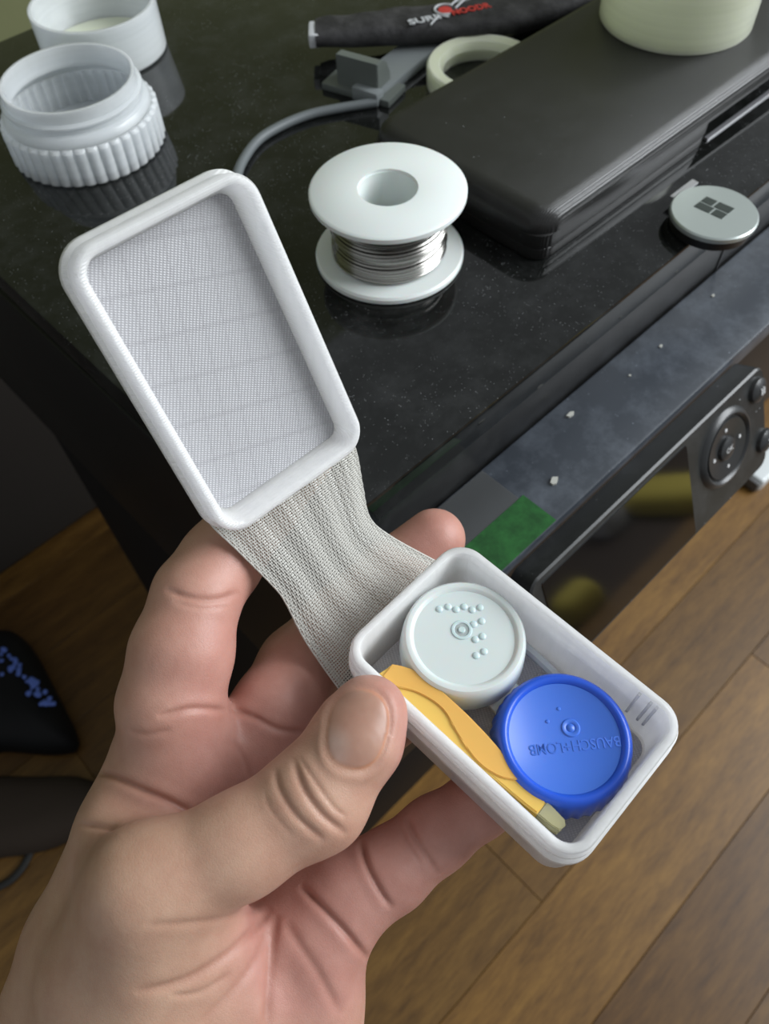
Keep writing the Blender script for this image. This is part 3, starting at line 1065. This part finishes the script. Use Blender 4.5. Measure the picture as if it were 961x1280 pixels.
dots = [(549, 761), (560, 758), (570, 761.5), (580, 758), (590, 762), (600, 759), (592, 780), (602, 776), (594, 799), (603, 795), (595, 819), (605, 814)]
for px, py in dots:
    u, v = lensloc(px, py, ZTW - 0.0006)
    mesh_obj('raised_dot', *xf(lathe([(0.00095, 0), (0.0008, 0.0002), (0.0004, 0.00032), (0, 0.00035)], 14), Matrix.Translation((u, v, ZTW - 0.0008))), M['cap_white'], wc)
u, v = lensloc(577, 787, ZTW - 0.0006)
mesh_obj('moulding_mark', *xf(lathe([(0.0026, 0), (0.0024, 0.00025), (0.0019, 0.00025), (0.0017, 0.0000), (0.0009, 0.0000), (0.0007, 0.0004), (0, 0.0004)], 28), Matrix.Translation((u, v, ZTW - 0.0008))), M['cap_white'], wc)
# blue cap
ZTB = DZ - 0.0034
pb2 = [(0.0127, ZTB - 0.0002), (0.0132, ZTB), (0.0139, ZTB - 0.0002), (0.0146, ZTB - 0.0011), (0.0150, ZTB - 0.0028), (0.0153, ZTB - 0.0046), (0.0155, ZTB - 0.0080), (0.0153, ZTB - 0.0088), (0.0132, ZTB - 0.0088), (0.0120, ZTB - 0.0014), (0.0120, ZTB - 0.0010)]


def knurl(r, z, a, i):
    k = 1.0 if i in (5, 6, 7) else 0.3 if i == 4 else 0.0
    return r + k * 0.00022 * math.sin(a * 36)


bcap = mesh_obj('blue_cap', *xf(lathe([(r * 1.03, z) for r, z in pb2], 216, knurl, close=True), Matrix.Translation((cbx, cby, 0))), M['cap_blue'], lc_, sharp=60)
bcap['label'] = 'blue ribbed screw cap with embossed lettering'
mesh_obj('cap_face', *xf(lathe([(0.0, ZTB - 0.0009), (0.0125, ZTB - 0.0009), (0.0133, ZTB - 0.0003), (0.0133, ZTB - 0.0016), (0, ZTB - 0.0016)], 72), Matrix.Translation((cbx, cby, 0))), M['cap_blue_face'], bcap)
zf = ZTB - 0.0009
u, v = lensloc(713, 910, zf)
mesh_obj('moulding_mark', *xf(lathe([(0.0022, 0), (0.0019, 0.0003), (0.0013, 0.0003), (0.0010, 0.00005), (0.0006, 0.0004), (0, 0.00045)], 28), Matrix.Translation((u, v, zf))), M['cap_blue_face'], bcap)
for px, py in ((698, 886), (684, 902)):
    u, v = lensloc(px, py, zf)
    mesh_obj('raised_dot', *xf(lathe([(0.0005, 0), (0.0003, 0.0002), (0, 0.00022)], 10), Matrix.Translation((u, v, zf))), M['cap_blue_face'], bcap)
a1 = np.array(lensloc(781, 925, zf))
a2 = np.array(lensloc(656, 938, zf))
dd = nrm(a2 - a1)
cm = (a1 + a2) / 2
Tx = frame((*dd, 0), (-dd[1], dd[0], 0), (0, 0, 1), (cm[0], cm[1], zf + 0.00002))
tv, tf = text_part('BAUSCH+LOMB', 0.0034, 0.00009, 0.00002)
wid = max(q[0] for q in tv) - min(q[0] for q in tv)
sc_ = 0.0205 / wid
mesh_obj('embossed_lettering', *xf((tv, tf), Tx @ Matrix.Diagonal((sc_, 1.0, 1, 1))), M['cap_blue_face'], bcap, smooth=False)

# ------------------------------------------------------------------ tweezers
M['yellow'] = mat('tweezer_yellow', (0.78, 0.50, 0.11), 0.38, Subsurface_Weight=0.15, Subsurface_Scale=0.003)
M['orange'] = mat('tweezer_orange', (0.80, 0.43, 0.10), 0.42, Subsurface_Weight=0.15, Subsurface_Scale=0.003)
M['tip'] = clear_print('tweezer_tip', (0.86, 0.82, 0.52), 0.3, 0.45, rough=0.2)
zt = -0.0046
twz = empty('tweezers', mat4=MB @ Matrix.Translation((0, 0, zt - 0.006)), label='small yellow plastic tweezers with clear tips beside the lens case', cat='tweezers')


def twp(pts, z):
    out_ = []
    for px, py in pts:
        q = bx(px, py, z)
        out_.append((q[0], max(q[1], 0.0031)))
    return out_


left = [(473, 842), (500, 873), (540, 910), (580, 943), (620, 975), (655, 1004), (672, 1017)]
right = [(684, 1001), (662, 978), (630, 944), (595, 905), (560, 872), (530, 846), (512, 836), (490, 831)]
tipp = [(672, 1017), (690, 1032), (700, 1038), (707, 1032), (706, 1024), (684, 1001)]
wave = [(490, 857), (523, 867), (553, 887), (573, 920), (597, 953), (626, 972), (655, 976)]
OFF = -(zt - 0.006)


def sh(part, dz, dv=0.0):
    return [(x, y + dv, z + dz) for x, y, z in part[0]], part[1]


a_top = mesh_obj('arm', *prism(twp(left + right, zt), OFF + zt - 0.0016, OFF + zt, 0.0003), M['yellow'], twz)
wave_s = [tuple(q[:2]) for q in catmull([np.array([*q, 0.0]) for q in [(478, 846)] + wave], 5)]
right_s = [tuple(q[:2]) for q in catmull([np.array([*q, 0.0]) for q in right[2:]], 3)]
mesh_obj('grip_relief', *prism(twp(wave_s + right_s, zt), OFF + zt, OFF + zt + 0.0005, 0.0002), M['orange'], a_top)
mesh_obj('clear_tip', *prism(twp(tipp, zt), OFF + zt - 0.0013, OFF + zt - 0.0001, 0.0002), M['tip'], a_top)
low = twp(left + right, zt)
a_low = mesh_obj('arm', *prism(low, OFF + zt - 0.0056, OFF + zt - 0.0040, 0.0003), M['yellow'], twz)
mesh_obj('clear_tip', *prism(twp(tipp, zt), OFF + zt - 0.0053, OFF + zt - 0.0041, 0.0002), M['tip'], a_low)
hb = np.array(twp([(478, 842), (492, 833)], zt))
h0, h1 = hb.min(0), hb.max(0)
mesh_obj('bend', *bbox((h0[0] - 0.0004, h0[1], OFF + zt - 0.0050), (h1[0], h1[1], OFF + zt - 0.0008), 0.0004), M['yellow'], twz)

# ------------------------------------------------------------------ the hand
# skeleton in pixels + distance (mm) + radius (mm); turned into a continuous distance field and meshed
def hp(px, py, d):
    return np.array([(px - CX) * d / F, (py - CY) * d / F, d])


CH = {
    'index': [(228, 985, 194, 12.0), (213, 880, 192, 12.2), (227, 815, 193, 12.0), (246, 745, 196, 10.5), (276, 702, 202, 10.2), (328, 632, 210, 9.2), (385, 563, 210, 7.8)],
    'middle': [(322, 985, 206, 11.0), (344, 888, 206, 11.2), (374, 834, 217, 11.0), (420, 783, 227, 10.4), (488, 718, 231, 9.7), (543, 674, 231, 9.0)],
    'ring': [(372, 1050, 204, 11.0), (425, 950, 210, 10.2), (495, 880, 217, 9.6), (570, 868, 213, 8.9), (625, 880, 207, 7.8)],
    'pinky': [(392, 1165, 189, 12.0), (436, 1118, 189, 10.6), (487, 1088, 190, 9.3), (545, 1042, 193, 8.6), (600, 1004, 195, 7.8), (632, 984, 195, 7.0)],
    'thumb': [(185, 1108, 166, 11.2), (300, 1056, 168, 10.4), (394, 998, 171, 11.0), (447, 922, 173, 9.5), (463, 890, 174, 8.0)],
}
PALM = [
    [(228, 985, 194, 12.0), (160, 1330, 195, 18)],
    [(185, 950, 196, 9.5), (112, 1180, 193, 15.0), (62, 1330, 193, 17)],
    [(322, 985, 206, 11.0), (260, 1350, 202, 18)],
    [(372, 1050, 204, 11.0), (320, 1380, 200, 18)],
    [(262, 934, 197, 9.5), (320, 942, 203, 9.5), (375, 965, 207, 9.5)],
    [(392, 1165, 189, 12.0), (383, 1245, 189, 13.0), (372, 1400, 189, 17)],
    [(185, 1108, 166, 11.2), (196, 1262, 177, 17), (170, 1420, 186, 20)],
    [(250, 1150, 173, 10), (282, 1250, 181, 14), (280, 1400, 186, 18)],
    [(150, 1045, 186, 9.5), (165, 1100, 176, 10.5), (140, 1220, 180, 15), (110, 1400, 190, 18)],
    [(110, 1330, 193, 17), (40, 1700, 205, 24), (-60, 2150, 230, 30)],
    [(330, 1380, 196, 19), (230, 1720, 205, 25), (130, 2150, 230, 30)],
]


def capsule(Pt, a, b):
    A, B = hp(*a[:3]).astype(np.float32), hp(*b[:3]).astype(np.float32)
    ra, rb_ = a[3], b[3]
    ab = B - A
    l2 = float(ab @ ab)
    h = np.clip(((Pt - A) @ ab) / l2, 0, 1)
    d = Pt - A - h[:, None] * ab
    return np.sqrt((d * d).sum(1)) - (ra + (rb_ - ra) * h)


def smin(a, b, k):
    h = np.maximum(k - np.abs(a - b), 0) / k
    return np.minimum(a, b) - h * h * k * 0.25


def hand_field(Pt):
    def chain(c, k):
        d = None
        for a, b in zip(c[:-1], c[1:]):
            q = capsule(Pt, a, b)
            d = q if d is None else smin(d, q, k)
        return d
    palm = None
    for c in PALM:
        q = chain(c, 4.0)
        palm = q if palm is None else smin(palm, q, 8.0)
    fing = None
    for nme in ('index', 'middle', 'ring', 'pinky'):
        q = chain(CH[nme], 3.0)
        fing = q if fing is None else smin(fing, q, 1.6)
    main = smin(palm, fing, 6.0)
    th_ = chain(CH['thumb'], 4.0)
    c0_ = hp(185, 1108, 168).astype(np.float32)
    dist = np.sqrt(((Pt - c0_) ** 2).sum(1))
    k = np.clip(7.0 - (dist - 18) * 0.35, 0.7, 7.0)
    return smin(main, th_, k)


def surface_nets(lo, hi, vox):
    n = np.ceil((hi - lo) / vox).astype(int) + 1
    # coarse pass: find blocks near the surface
    B = 8
    nb = np.ceil((n - 1) / B).astype(int)
    n = nb * B + 1
    g = np.full(n, 1e3, np.float32)
    ci = np.stack(np.meshgrid(*[np.arange(q) for q in nb], indexing='ij'), -1).reshape(-1, 3)
    cc = (lo + (ci + 0.5) * B * vox).astype(np.float32)
    dc_ = hand_field(cc)
    reach = B * vox * 0.87 * 1.25 + 3.0
    # sign of far blocks
    for (i, j, k), dv in zip(ci[dc_ < 0], dc_[dc_ < 0]):
        g[i * B:(i + 1) * B + 1, j * B:(j + 1) * B + 1, k * B:(k + 1) * B + 1] = -1e3
    near = ci[np.abs(dc_) < reach]
    loc_ = np.stack(np.meshgrid(*[np.arange(B + 1)] * 3, indexing='ij'), -1).reshape(-1, 3)
    CHK = 400
    for s in range(0, len(near), CHK):
        blk = near[s:s + CHK]
        idx = (blk[:, None, :] * B + loc_[None]).reshape(-1, 3)
        val = hand_field((lo + idx * vox).astype(np.float32))
        g[idx[:, 0], idx[:, 1], idx[:, 2]] = val
    ins = g < 0
    # active cells
    c8 = np.zeros(n - 1, np.int8)
    for a in (0, 1):
        for b in (0, 1):
            for c in (0, 1):
                c8 += ins[a:n[0] - 1 + a, b:n[1] - 1 + b, c:n[2] - 1 + c]
    act = (c8 > 0) & (c8 < 8)
    cid = np.full(n - 1, -1, np.int64)
    cells = np.argwhere(act)
    cid[act] = np.arange(len(cells))
    acc = np.zeros((len(cells), 3))
    cnt = np.zeros(len(cells))
    corners = [(a, b, c) for a in (0, 1) for b in (0, 1) for c in (0, 1)]
    for p in corners:
        for ax_ in range(3):
            if p[ax_] == 0:
                q = list(p)
                q[ax_] = 1
                v0 = g[cells[:, 0] + p[0], cells[:, 1] + p[1], cells[:, 2] + p[2]]
                v1 = g[cells[:, 0] + q[0], cells[:, 1] + q[1], cells[:, 2] + q[2]]
                m_ = (v0 < 0) != (v1 < 0)
                t = np.where(m_, v0 / np.where(m_, v0 - v1, 1), 0)
                pos = np.array(p, float)[None] + np.zeros((len(cells), 3))
                pos[:, ax_] += t
                acc[m_] += pos[m_]
                cnt[m_] += 1
    verts = lo + (cells + acc / cnt[:, None]) * vox
    quads = []
    for ax_ in range(3):
        o1, o2 = [(1, 2), (2, 0), (0, 1)][ax_]
        sl0 = [slice(None)] * 3
        sl1 = [slice(None)] * 3
        sl0[ax_] = slice(0, -1)
        sl1[ax_] = slice(1, None)
        A_i, B_i = ins[tuple(sl0)], ins[tuple(sl1)]
        e = np.argwhere(A_i != B_i)
        e = e[(e[:, o1] > 0) & (e[:, o2] > 0) & (e[:, o1] < n[o1] - 1) & (e[:, o2] < n[o2] - 1)]
        fl2 = A_i[e[:, 0], e[:, 1], e[:, 2]]
        c = []
        for d1, d2 in ((-1, -1), (0, -1), (0, 0), (-1, 0)):
            q = e.copy()
            q[:, o1] += d1
            q[:, o2] += d2
            c.append(cid[q[:, 0], q[:, 1], q[:, 2]])
        c = np.array(c).T
        c[~fl2] = c[~fl2][:, ::-1]
        quads.append(c)
    return verts, np.vstack(quads)


hv, hq = surface_nets(np.array([-150., -32., 140.]), np.array([42., 290., 262.]), 0.9)


def relax(v, q, it, lam=0.5):
    e = np.vstack([q[:, [0, 1]], q[:, [1, 2]], q[:, [2, 3]], q[:, [3, 0]]])
    for _ in range(it):
        s = np.zeros_like(v)
        cnt = np.bincount(e.ravel(), minlength=len(v)).astype(float)
        for k in range(3):
            s[:, k] = np.bincount(e[:, 0], v[e[:, 1], k], len(v)) + np.bincount(e[:, 1], v[e[:, 0], k], len(v))
        v = v + lam * (s / np.maximum(cnt, 1)[:, None] - v)
    return v


hv = relax(hv, hq, 3)


def subdivide(v, q):
    """one linear split of the quads"""
    nv_ = len(v)
    e = np.vstack([q[:, [0, 1]], q[:, [1, 2]], q[:, [2, 3]], q[:, [3, 0]]])
    es_ = np.sort(e, 1)
    key = es_[:, 0] * nv_ + es_[:, 1]
    uk, inv = np.unique(key, return_inverse=True)
    mid_ = 0.5 * (v[uk // nv_] + v[uk % nv_])
    fcn = v[q].mean(1)
    nq = len(q)
    em = nv_ + inv.reshape(4, nq)
    fi = nv_ + len(uk) + np.arange(nq)
    out_ = np.vstack([v, mid_, fcn])
    Q = np.vstack([np.c_[q[:, 0], em[0], fi, em[3]], np.c_[q[:, 1], em[1], fi, em[0]], np.c_[q[:, 2], em[2], fi, em[1]], np.c_[q[:, 3], em[3], fi, em[2]]])
    return out_, Q


hv, hq = subdivide(hv, hq)
hv = relax(hv, hq, 2)


def vnormals(v, q):
    n = np.cross(v[q[:, 2]] - v[q[:, 0]], v[q[:, 3]] - v[q[:, 1]])
    out_ = np.zeros_like(v)
    for k in range(3):
        for c in range(4):
            out_[:, k] += np.bincount(q[:, c], n[:, k], len(v))
    return out_ / np.maximum(np.linalg.norm(out_, axis=1), 1e-9)[:, None]


hn = vnormals(hv, hq)
if (hn * (hv - hv.mean(0))).sum() < 0:
    hn = -hn
    hq = hq[:, ::-1]


def pix(v):
    return np.c_[v[:, 0] / v[:, 2] * F + CX, v[:, 1] / v[:, 2] * F + CY]


def polydist(p, line):
    best = np.full(len(p), 1e9)
    tpar = np.zeros(len(p))
    line = catmull([np.array([*q, 0.0]) for q in line], 6)[:, :2]
    m_ = len(line) - 1
    for i in range(m_):
        a, b = line[i], line[i + 1]
        ab = b - a
        h = np.clip(((p - a) @ ab) / (ab @ ab + 1e-9), 0, 1)
        d = np.linalg.norm(p - a - h[:, None] * ab, axis=1)
        w = d < best
        best[w] = d[w]
        tpar[w] = (i + h[w]) / m_
    return best, tpar


# creases: polyline (pixels on the skin), depth mm, width px, allowed distance range mm
CREASE = [
    ([(196, 896), (240, 886), (284, 888)], 0.55, 4.0, (170, 196)),
    ([(160, 914), (185, 918), (215, 912)], 0.25, 4.0, (170, 200)),
    ([(206, 736), (235, 747), (268, 750), (300, 740)], 0.55, 4.5, (178, 205)),
    ([(216, 752), (250, 760), (285, 758)], 0.25, 3.5, (178, 205)),
    ([(110, 962), (140, 970), (176, 987), (214, 1003), (250, 1022)], 0.9, 4.5, (175, 205)),
    ([(94, 1031), (130, 1034), (172, 1041), (200, 1040)], 0.7, 4.5, (168, 205)),
    ([(285, 885), (318, 897), (350, 912), (385, 915)], 0.6, 4.0, (180, 215)),
    ([(290, 925), (305, 950), (312, 975)], 0.25, 3.5, (180, 212)),
    ([(344, 960), (350, 988), (372, 1022), (406, 1052)], 0.50, 4.2, (150, 185)),
    ([(366, 946), (379, 985), (402, 1018), (434, 1044)], 0.60, 4.6, (150, 185)),
    ([(372, 944), (393, 976), (416, 1008), (434, 1022)], 0.26, 3.0, (150, 185)),
    ([(330, 990), (338, 1012), (352, 1030), (366, 1046)], 0.12, 3.0, (150, 185)),
    ([(168, 1241), (205, 1234), (245, 1219), (288, 1190), (318, 1160), (340, 1134)], 0.6, 6.0, (145, 200)),
    ([(180, 1156), (230, 1153), (282, 1147), (326, 1131)], 0.25, 5.0, (145, 200)),
    ([(212, 1245), (250, 1240), (290, 1215)], 0.3, 4.0, (145, 200)),
    ([(248, 1282), (290, 1240), (320, 1198), (337, 1152)], 0.5, 5.5, (145, 205)),
    ([(333, 1290), (336, 1230), (340, 1180), (345, 1140)], 0.75, 6.5, (145, 210)),
    ([(425, 1270), (400, 1220), (372, 1178), (356, 1150)], 0.45, 6.5, (150, 210)),
    ([(374, 1106), (400, 1132), (432, 1166), (460, 1200)], 1.0, 4.5, (150, 215)),
    ([(450, 1050), (458, 1080), (474, 1112), (490, 1136)], 0.9, 4.0, (150, 215)),
    ([(508, 1020), (518, 1045), (534, 1070), (548, 1094)], 0.55, 4.0, (150, 215)),
    ([(498, 1030), (510, 1055), (526, 1080)], 0.25, 3.0, (150, 215)),
]
px_ = pix(hv)
disp = np.zeros(len(hv))
crease_w = np.zeros(len(hv))
facing = np.clip(-(hn * hv).sum(1) / np.linalg.norm(hv, axis=1) * 4, 0, 1)
for line, dep, wid_, (z0, z1) in CREASE:
    ln = np.array(line)
    near = (px_[:, 0] > ln[:, 0].min() - 30) & (px_[:, 0] < ln[:, 0].max() + 30) & (px_[:, 1] > ln[:, 1].min() - 30) & (px_[:, 1] < ln[:, 1].max() + 30) & (hv[:, 2] > z0) & (hv[:, 2] < z1) & (facing > 0)
    ids = np.nonzero(near)[0]
    if not len(ids):
        continue
    d, tt = polydist(px_[ids], line)
    fade = np.clip(np.minimum(tt, 1 - tt) * 6, 0, 1) ** 0.7
    gsn = np.exp(-(d / wid_) ** 2) * fade
    lip = np.exp(-((d - 2.6 * wid_) / (1.6 * wid_)) ** 2) * fade
    disp[ids] += facing[ids] * (-dep * gsn + 0.14 * dep * lip)
    crease_w[ids] = np.maximum(crease_w[ids], gsn * min(1, dep) * facing[ids])

# thumb nail: a flatter plate with a groove around it
nc = np.array([447.0, 911.0])
na = nrm([0.20, -1.0])
nb_ = np.array([-na[1], na[0]])
q2 = px_ - nc
ua, ub = q2 @ na, q2 @ nb_
wdt = np.where(ua > 0, 38.0, 37.0)
rad_n = ((np.abs(ua) / 50.0) ** 2.4 + (np.abs(ub) / wdt) ** 2.4) ** (1 / 2.4)
front = (hv[:, 2] < 178) & (facing > 0)
nail = np.where(front, np.clip((1.0 - rad_n) / 0.07, 0, 1), 0.0)
groove = np.where(front, np.exp(-((rad_n - 1.04) / 0.075) ** 2), 0.0)
side_w = np.clip(0.35 + 0.65 * (ub / 30.0 + 0.35), 0.2, 1.0)
disp += 0.03 * nail - 0.36 * groove * facing * side_w
disp += np.where(front, 0.25 * np.exp(-((rad_n - 1.25) / 0.12) ** 2), 0)
lun = np.where(front, np.clip((0.62 - np.hypot((ua + 34) / 62, (ub + 26) / 44)) / 0.35, 0, 1), 0) * nail
# soft swellings of the finger pads and palm mounts
for x, y, d, s, amp in ((262, 800, 183, 34, 0.7), (300, 905, 190, 40, 0.4), (372, 840, 196, 34, 0.8), (500, 1080, 186, 30, 0.4), (415, 1230, 178, 30, 0.8), (225, 1110, 160, 40, 0.5)):
    c_ = hp(x, y, d)
    disp += amp * np.exp(-((hv - c_) ** 2).sum(1) / (2 * (s * d / F) ** 2))
hv2 = hv + hn * disp[:, None]

# skin colour: paler on the wrist and back of the thumb, pinker on pads, tips and palm
pink = np.zeros(len(hv))
for x, y, d, s, amp in ((540, 672, 226, 60, 1.1), (380, 840, 200, 70, 0.8), (240, 820, 185, 70, 0.55), (290, 700, 195, 60, 0.7), (300, 930, 190, 90, 0.65), (480, 880, 175, 42, 1.1), (500, 940, 175, 34, 0.5),
                        (480, 1080, 190, 110, 0.9), (400, 1210, 180, 80, 0.7), (330, 1160, 180, 60, 0.6), (210, 990, 185, 60, 0.4), (600, 1000, 200, 80, 0.8)):
    c_ = hp(x, y, d)
    pink += amp * np.exp(-((hv - c_) ** 2).sum(1) / (2 * (s * d / F) ** 2))
pink = np.clip(pink, 0, 1)
tan_c, pink_c, red_c = np.array([0.475, 0.305, 0.215]), np.array([0.475, 0.245, 0.200]), np.array([0.32, 0.13, 0.09])
skin = tan_c * (1 - pink[:, None]) + pink_c * pink[:, None]
skin = skin * (1 - 0.42 * crease_w[:, None]) + red_c * 0.42 * crease_w[:, None]
nail_c = np.array([0.40, 0.235, 0.175])
skin = skin * (1 - nail[:, None]) + nail_c * nail[:, None]
skin = skin * (1 - 0.45 * lun[:, None]) + np.array([0.50, 0.39, 0.34]) * 0.45 * lun[:, None]
edge_n = np.where(front, np.exp(-((rad_n - 1.0) / 0.05) ** 2), 0) * side_w
skin = skin * (1 - 0.5 * edge_n[:, None]) + np.array([0.50, 0.20, 0.08]) * 0.5 * edge_n[:, None]

base = P(190, 1400, 0.19)
hw = (hv2 * mm) @ RW.T + CAM - base
me = bpy.data.meshes.new('hand')
me.vertices.add(len(hw))
me.vertices.foreach_set('co', hw.ravel())
me.loops.add(len(hq) * 4)
me.loops.foreach_set('vertex_index', hq.ravel().astype(np.int32))
me.polygons.add(len(hq))
me.polygons.foreach_set('loop_start', np.arange(0, len(hq) * 4, 4, dtype=np.int32))
me.polygons.foreach_set('use_smooth', np.ones(len(hq), bool))
me.update(calc_edges=True)
at_ = me.color_attributes.new('skin_tone', 'FLOAT_COLOR', 'POINT')
at_.data.foreach_set('color', np.c_[skin, np.ones(len(skin))].ravel().astype(np.float32))
a2_ = me.attributes.new('nail', 'FLOAT', 'POINT')
a2_.data.foreach_set('value', nail.astype(np.float32))
me.validate()

ms = mat('skin', (0.6, 0.35, 0.25), 0.5, spec=0.4, Subsurface_Weight=0.22, Subsurface_Scale=0.0035)
bsdf(ms).inputs['Subsurface Radius'].default_value = (1.0, 0.35, 0.2)
ca = N(ms, 'ShaderNodeVertexColor')
ca.layer_name = 'skin_tone'
vk = coords(ms)
mott = ramp(ms, noise(ms, vk, 130, 4, 0.6), [(0.3, (0.93, 0.85, 0.83)), (0.7, (1.07, 1.06, 1.05))])
L(ms, mix(ms, 1.0, ca.outputs[0], mott, 'MULTIPLY'), bsdf(ms).inputs['Base Color'])
nl = N(ms, 'ShaderNodeAttribute')
nl.attribute_name = 'nail'
L(ms, ramp(ms, nl.outputs['Fac'], [(0, (0.44,) * 3), (1, (0.36,) * 3)]), bsdf(ms).inputs['Roughness'])
vo_ = N(ms, 'ShaderNodeTexVoronoi', feature='DISTANCE_TO_EDGE')
vo_.inputs['Scale'].default_value = 1500
L(ms, vk, vo_.inputs['Vector'])
hgt = mix(ms, 0.5, ramp(ms, vo_.outputs['Distance'], [(0.0, (0, 0, 0)), (0.12, (1, 1, 1))]), noise(ms, vk, 700, 3))
lines = noise(ms, coords(ms, 'Object', scale=(1.0, 0.22, 0.5), rot=(0.3, 0.2, 0.6)), 1900, 4, 0.65)
hgt = mix(ms, 0.5, hgt, lines)
hgt = mix(ms, nl.outputs['Fac'], hgt, (0.6, 0.6, 0.6))
bump(ms, hgt, 0.30, 0.0003)
me.materials.append(ms)
hand = bpy.data.objects.new('hand', me)
COL.objects.link(hand)
hand.location = tuple(base)
tag(hand, 'bare left hand holding the open flip case between thumb and fingers', 'hand')

# things on the floor in front of the printer (mirrored in its screen)
M['yellow_cloth'] = mat('yellow_cloth', (0.50, 0.40, 0.06), 0.8)
M['white_cloth'] = mat('white_cloth', (0.70, 0.70, 0.78), 0.8)
for nm_, (x, y), (wx, wy), h, mk, lb, ct in (
        ('floor_cushion', (0.73, -0.93), (0.05, 0.035), 0.05, 'yellow_cloth', 'small yellow cushion on the floor, mirrored low in the printer screen', 'cushion'),
        ('folded_towel', (1.09, -0.98), (0.05, 0.15), 0.05, 'yellow_cloth', 'folded yellow towel on the floor, mirrored beside the screen edge', 'towel'),
        ('paper_bag', (1.00, -1.10), (0.04, 0.05), 0.08, 'white_cloth', 'white paper bag on the floor behind the folded yellow towel', 'bag')):
    pts_ = [(wx * math.copysign(abs(math.cos(t)) ** 0.6, math.cos(t)), wy * math.copysign(abs(math.sin(t)) ** 0.6, math.sin(t))) for t in np.linspace(0, 2 * math.pi, 28, endpoint=False)]
    o_ = cushion(pts_, h, nm_, M[mk], None)
    o_.location = (x, y, 0)
    tag(o_, lb, ct)
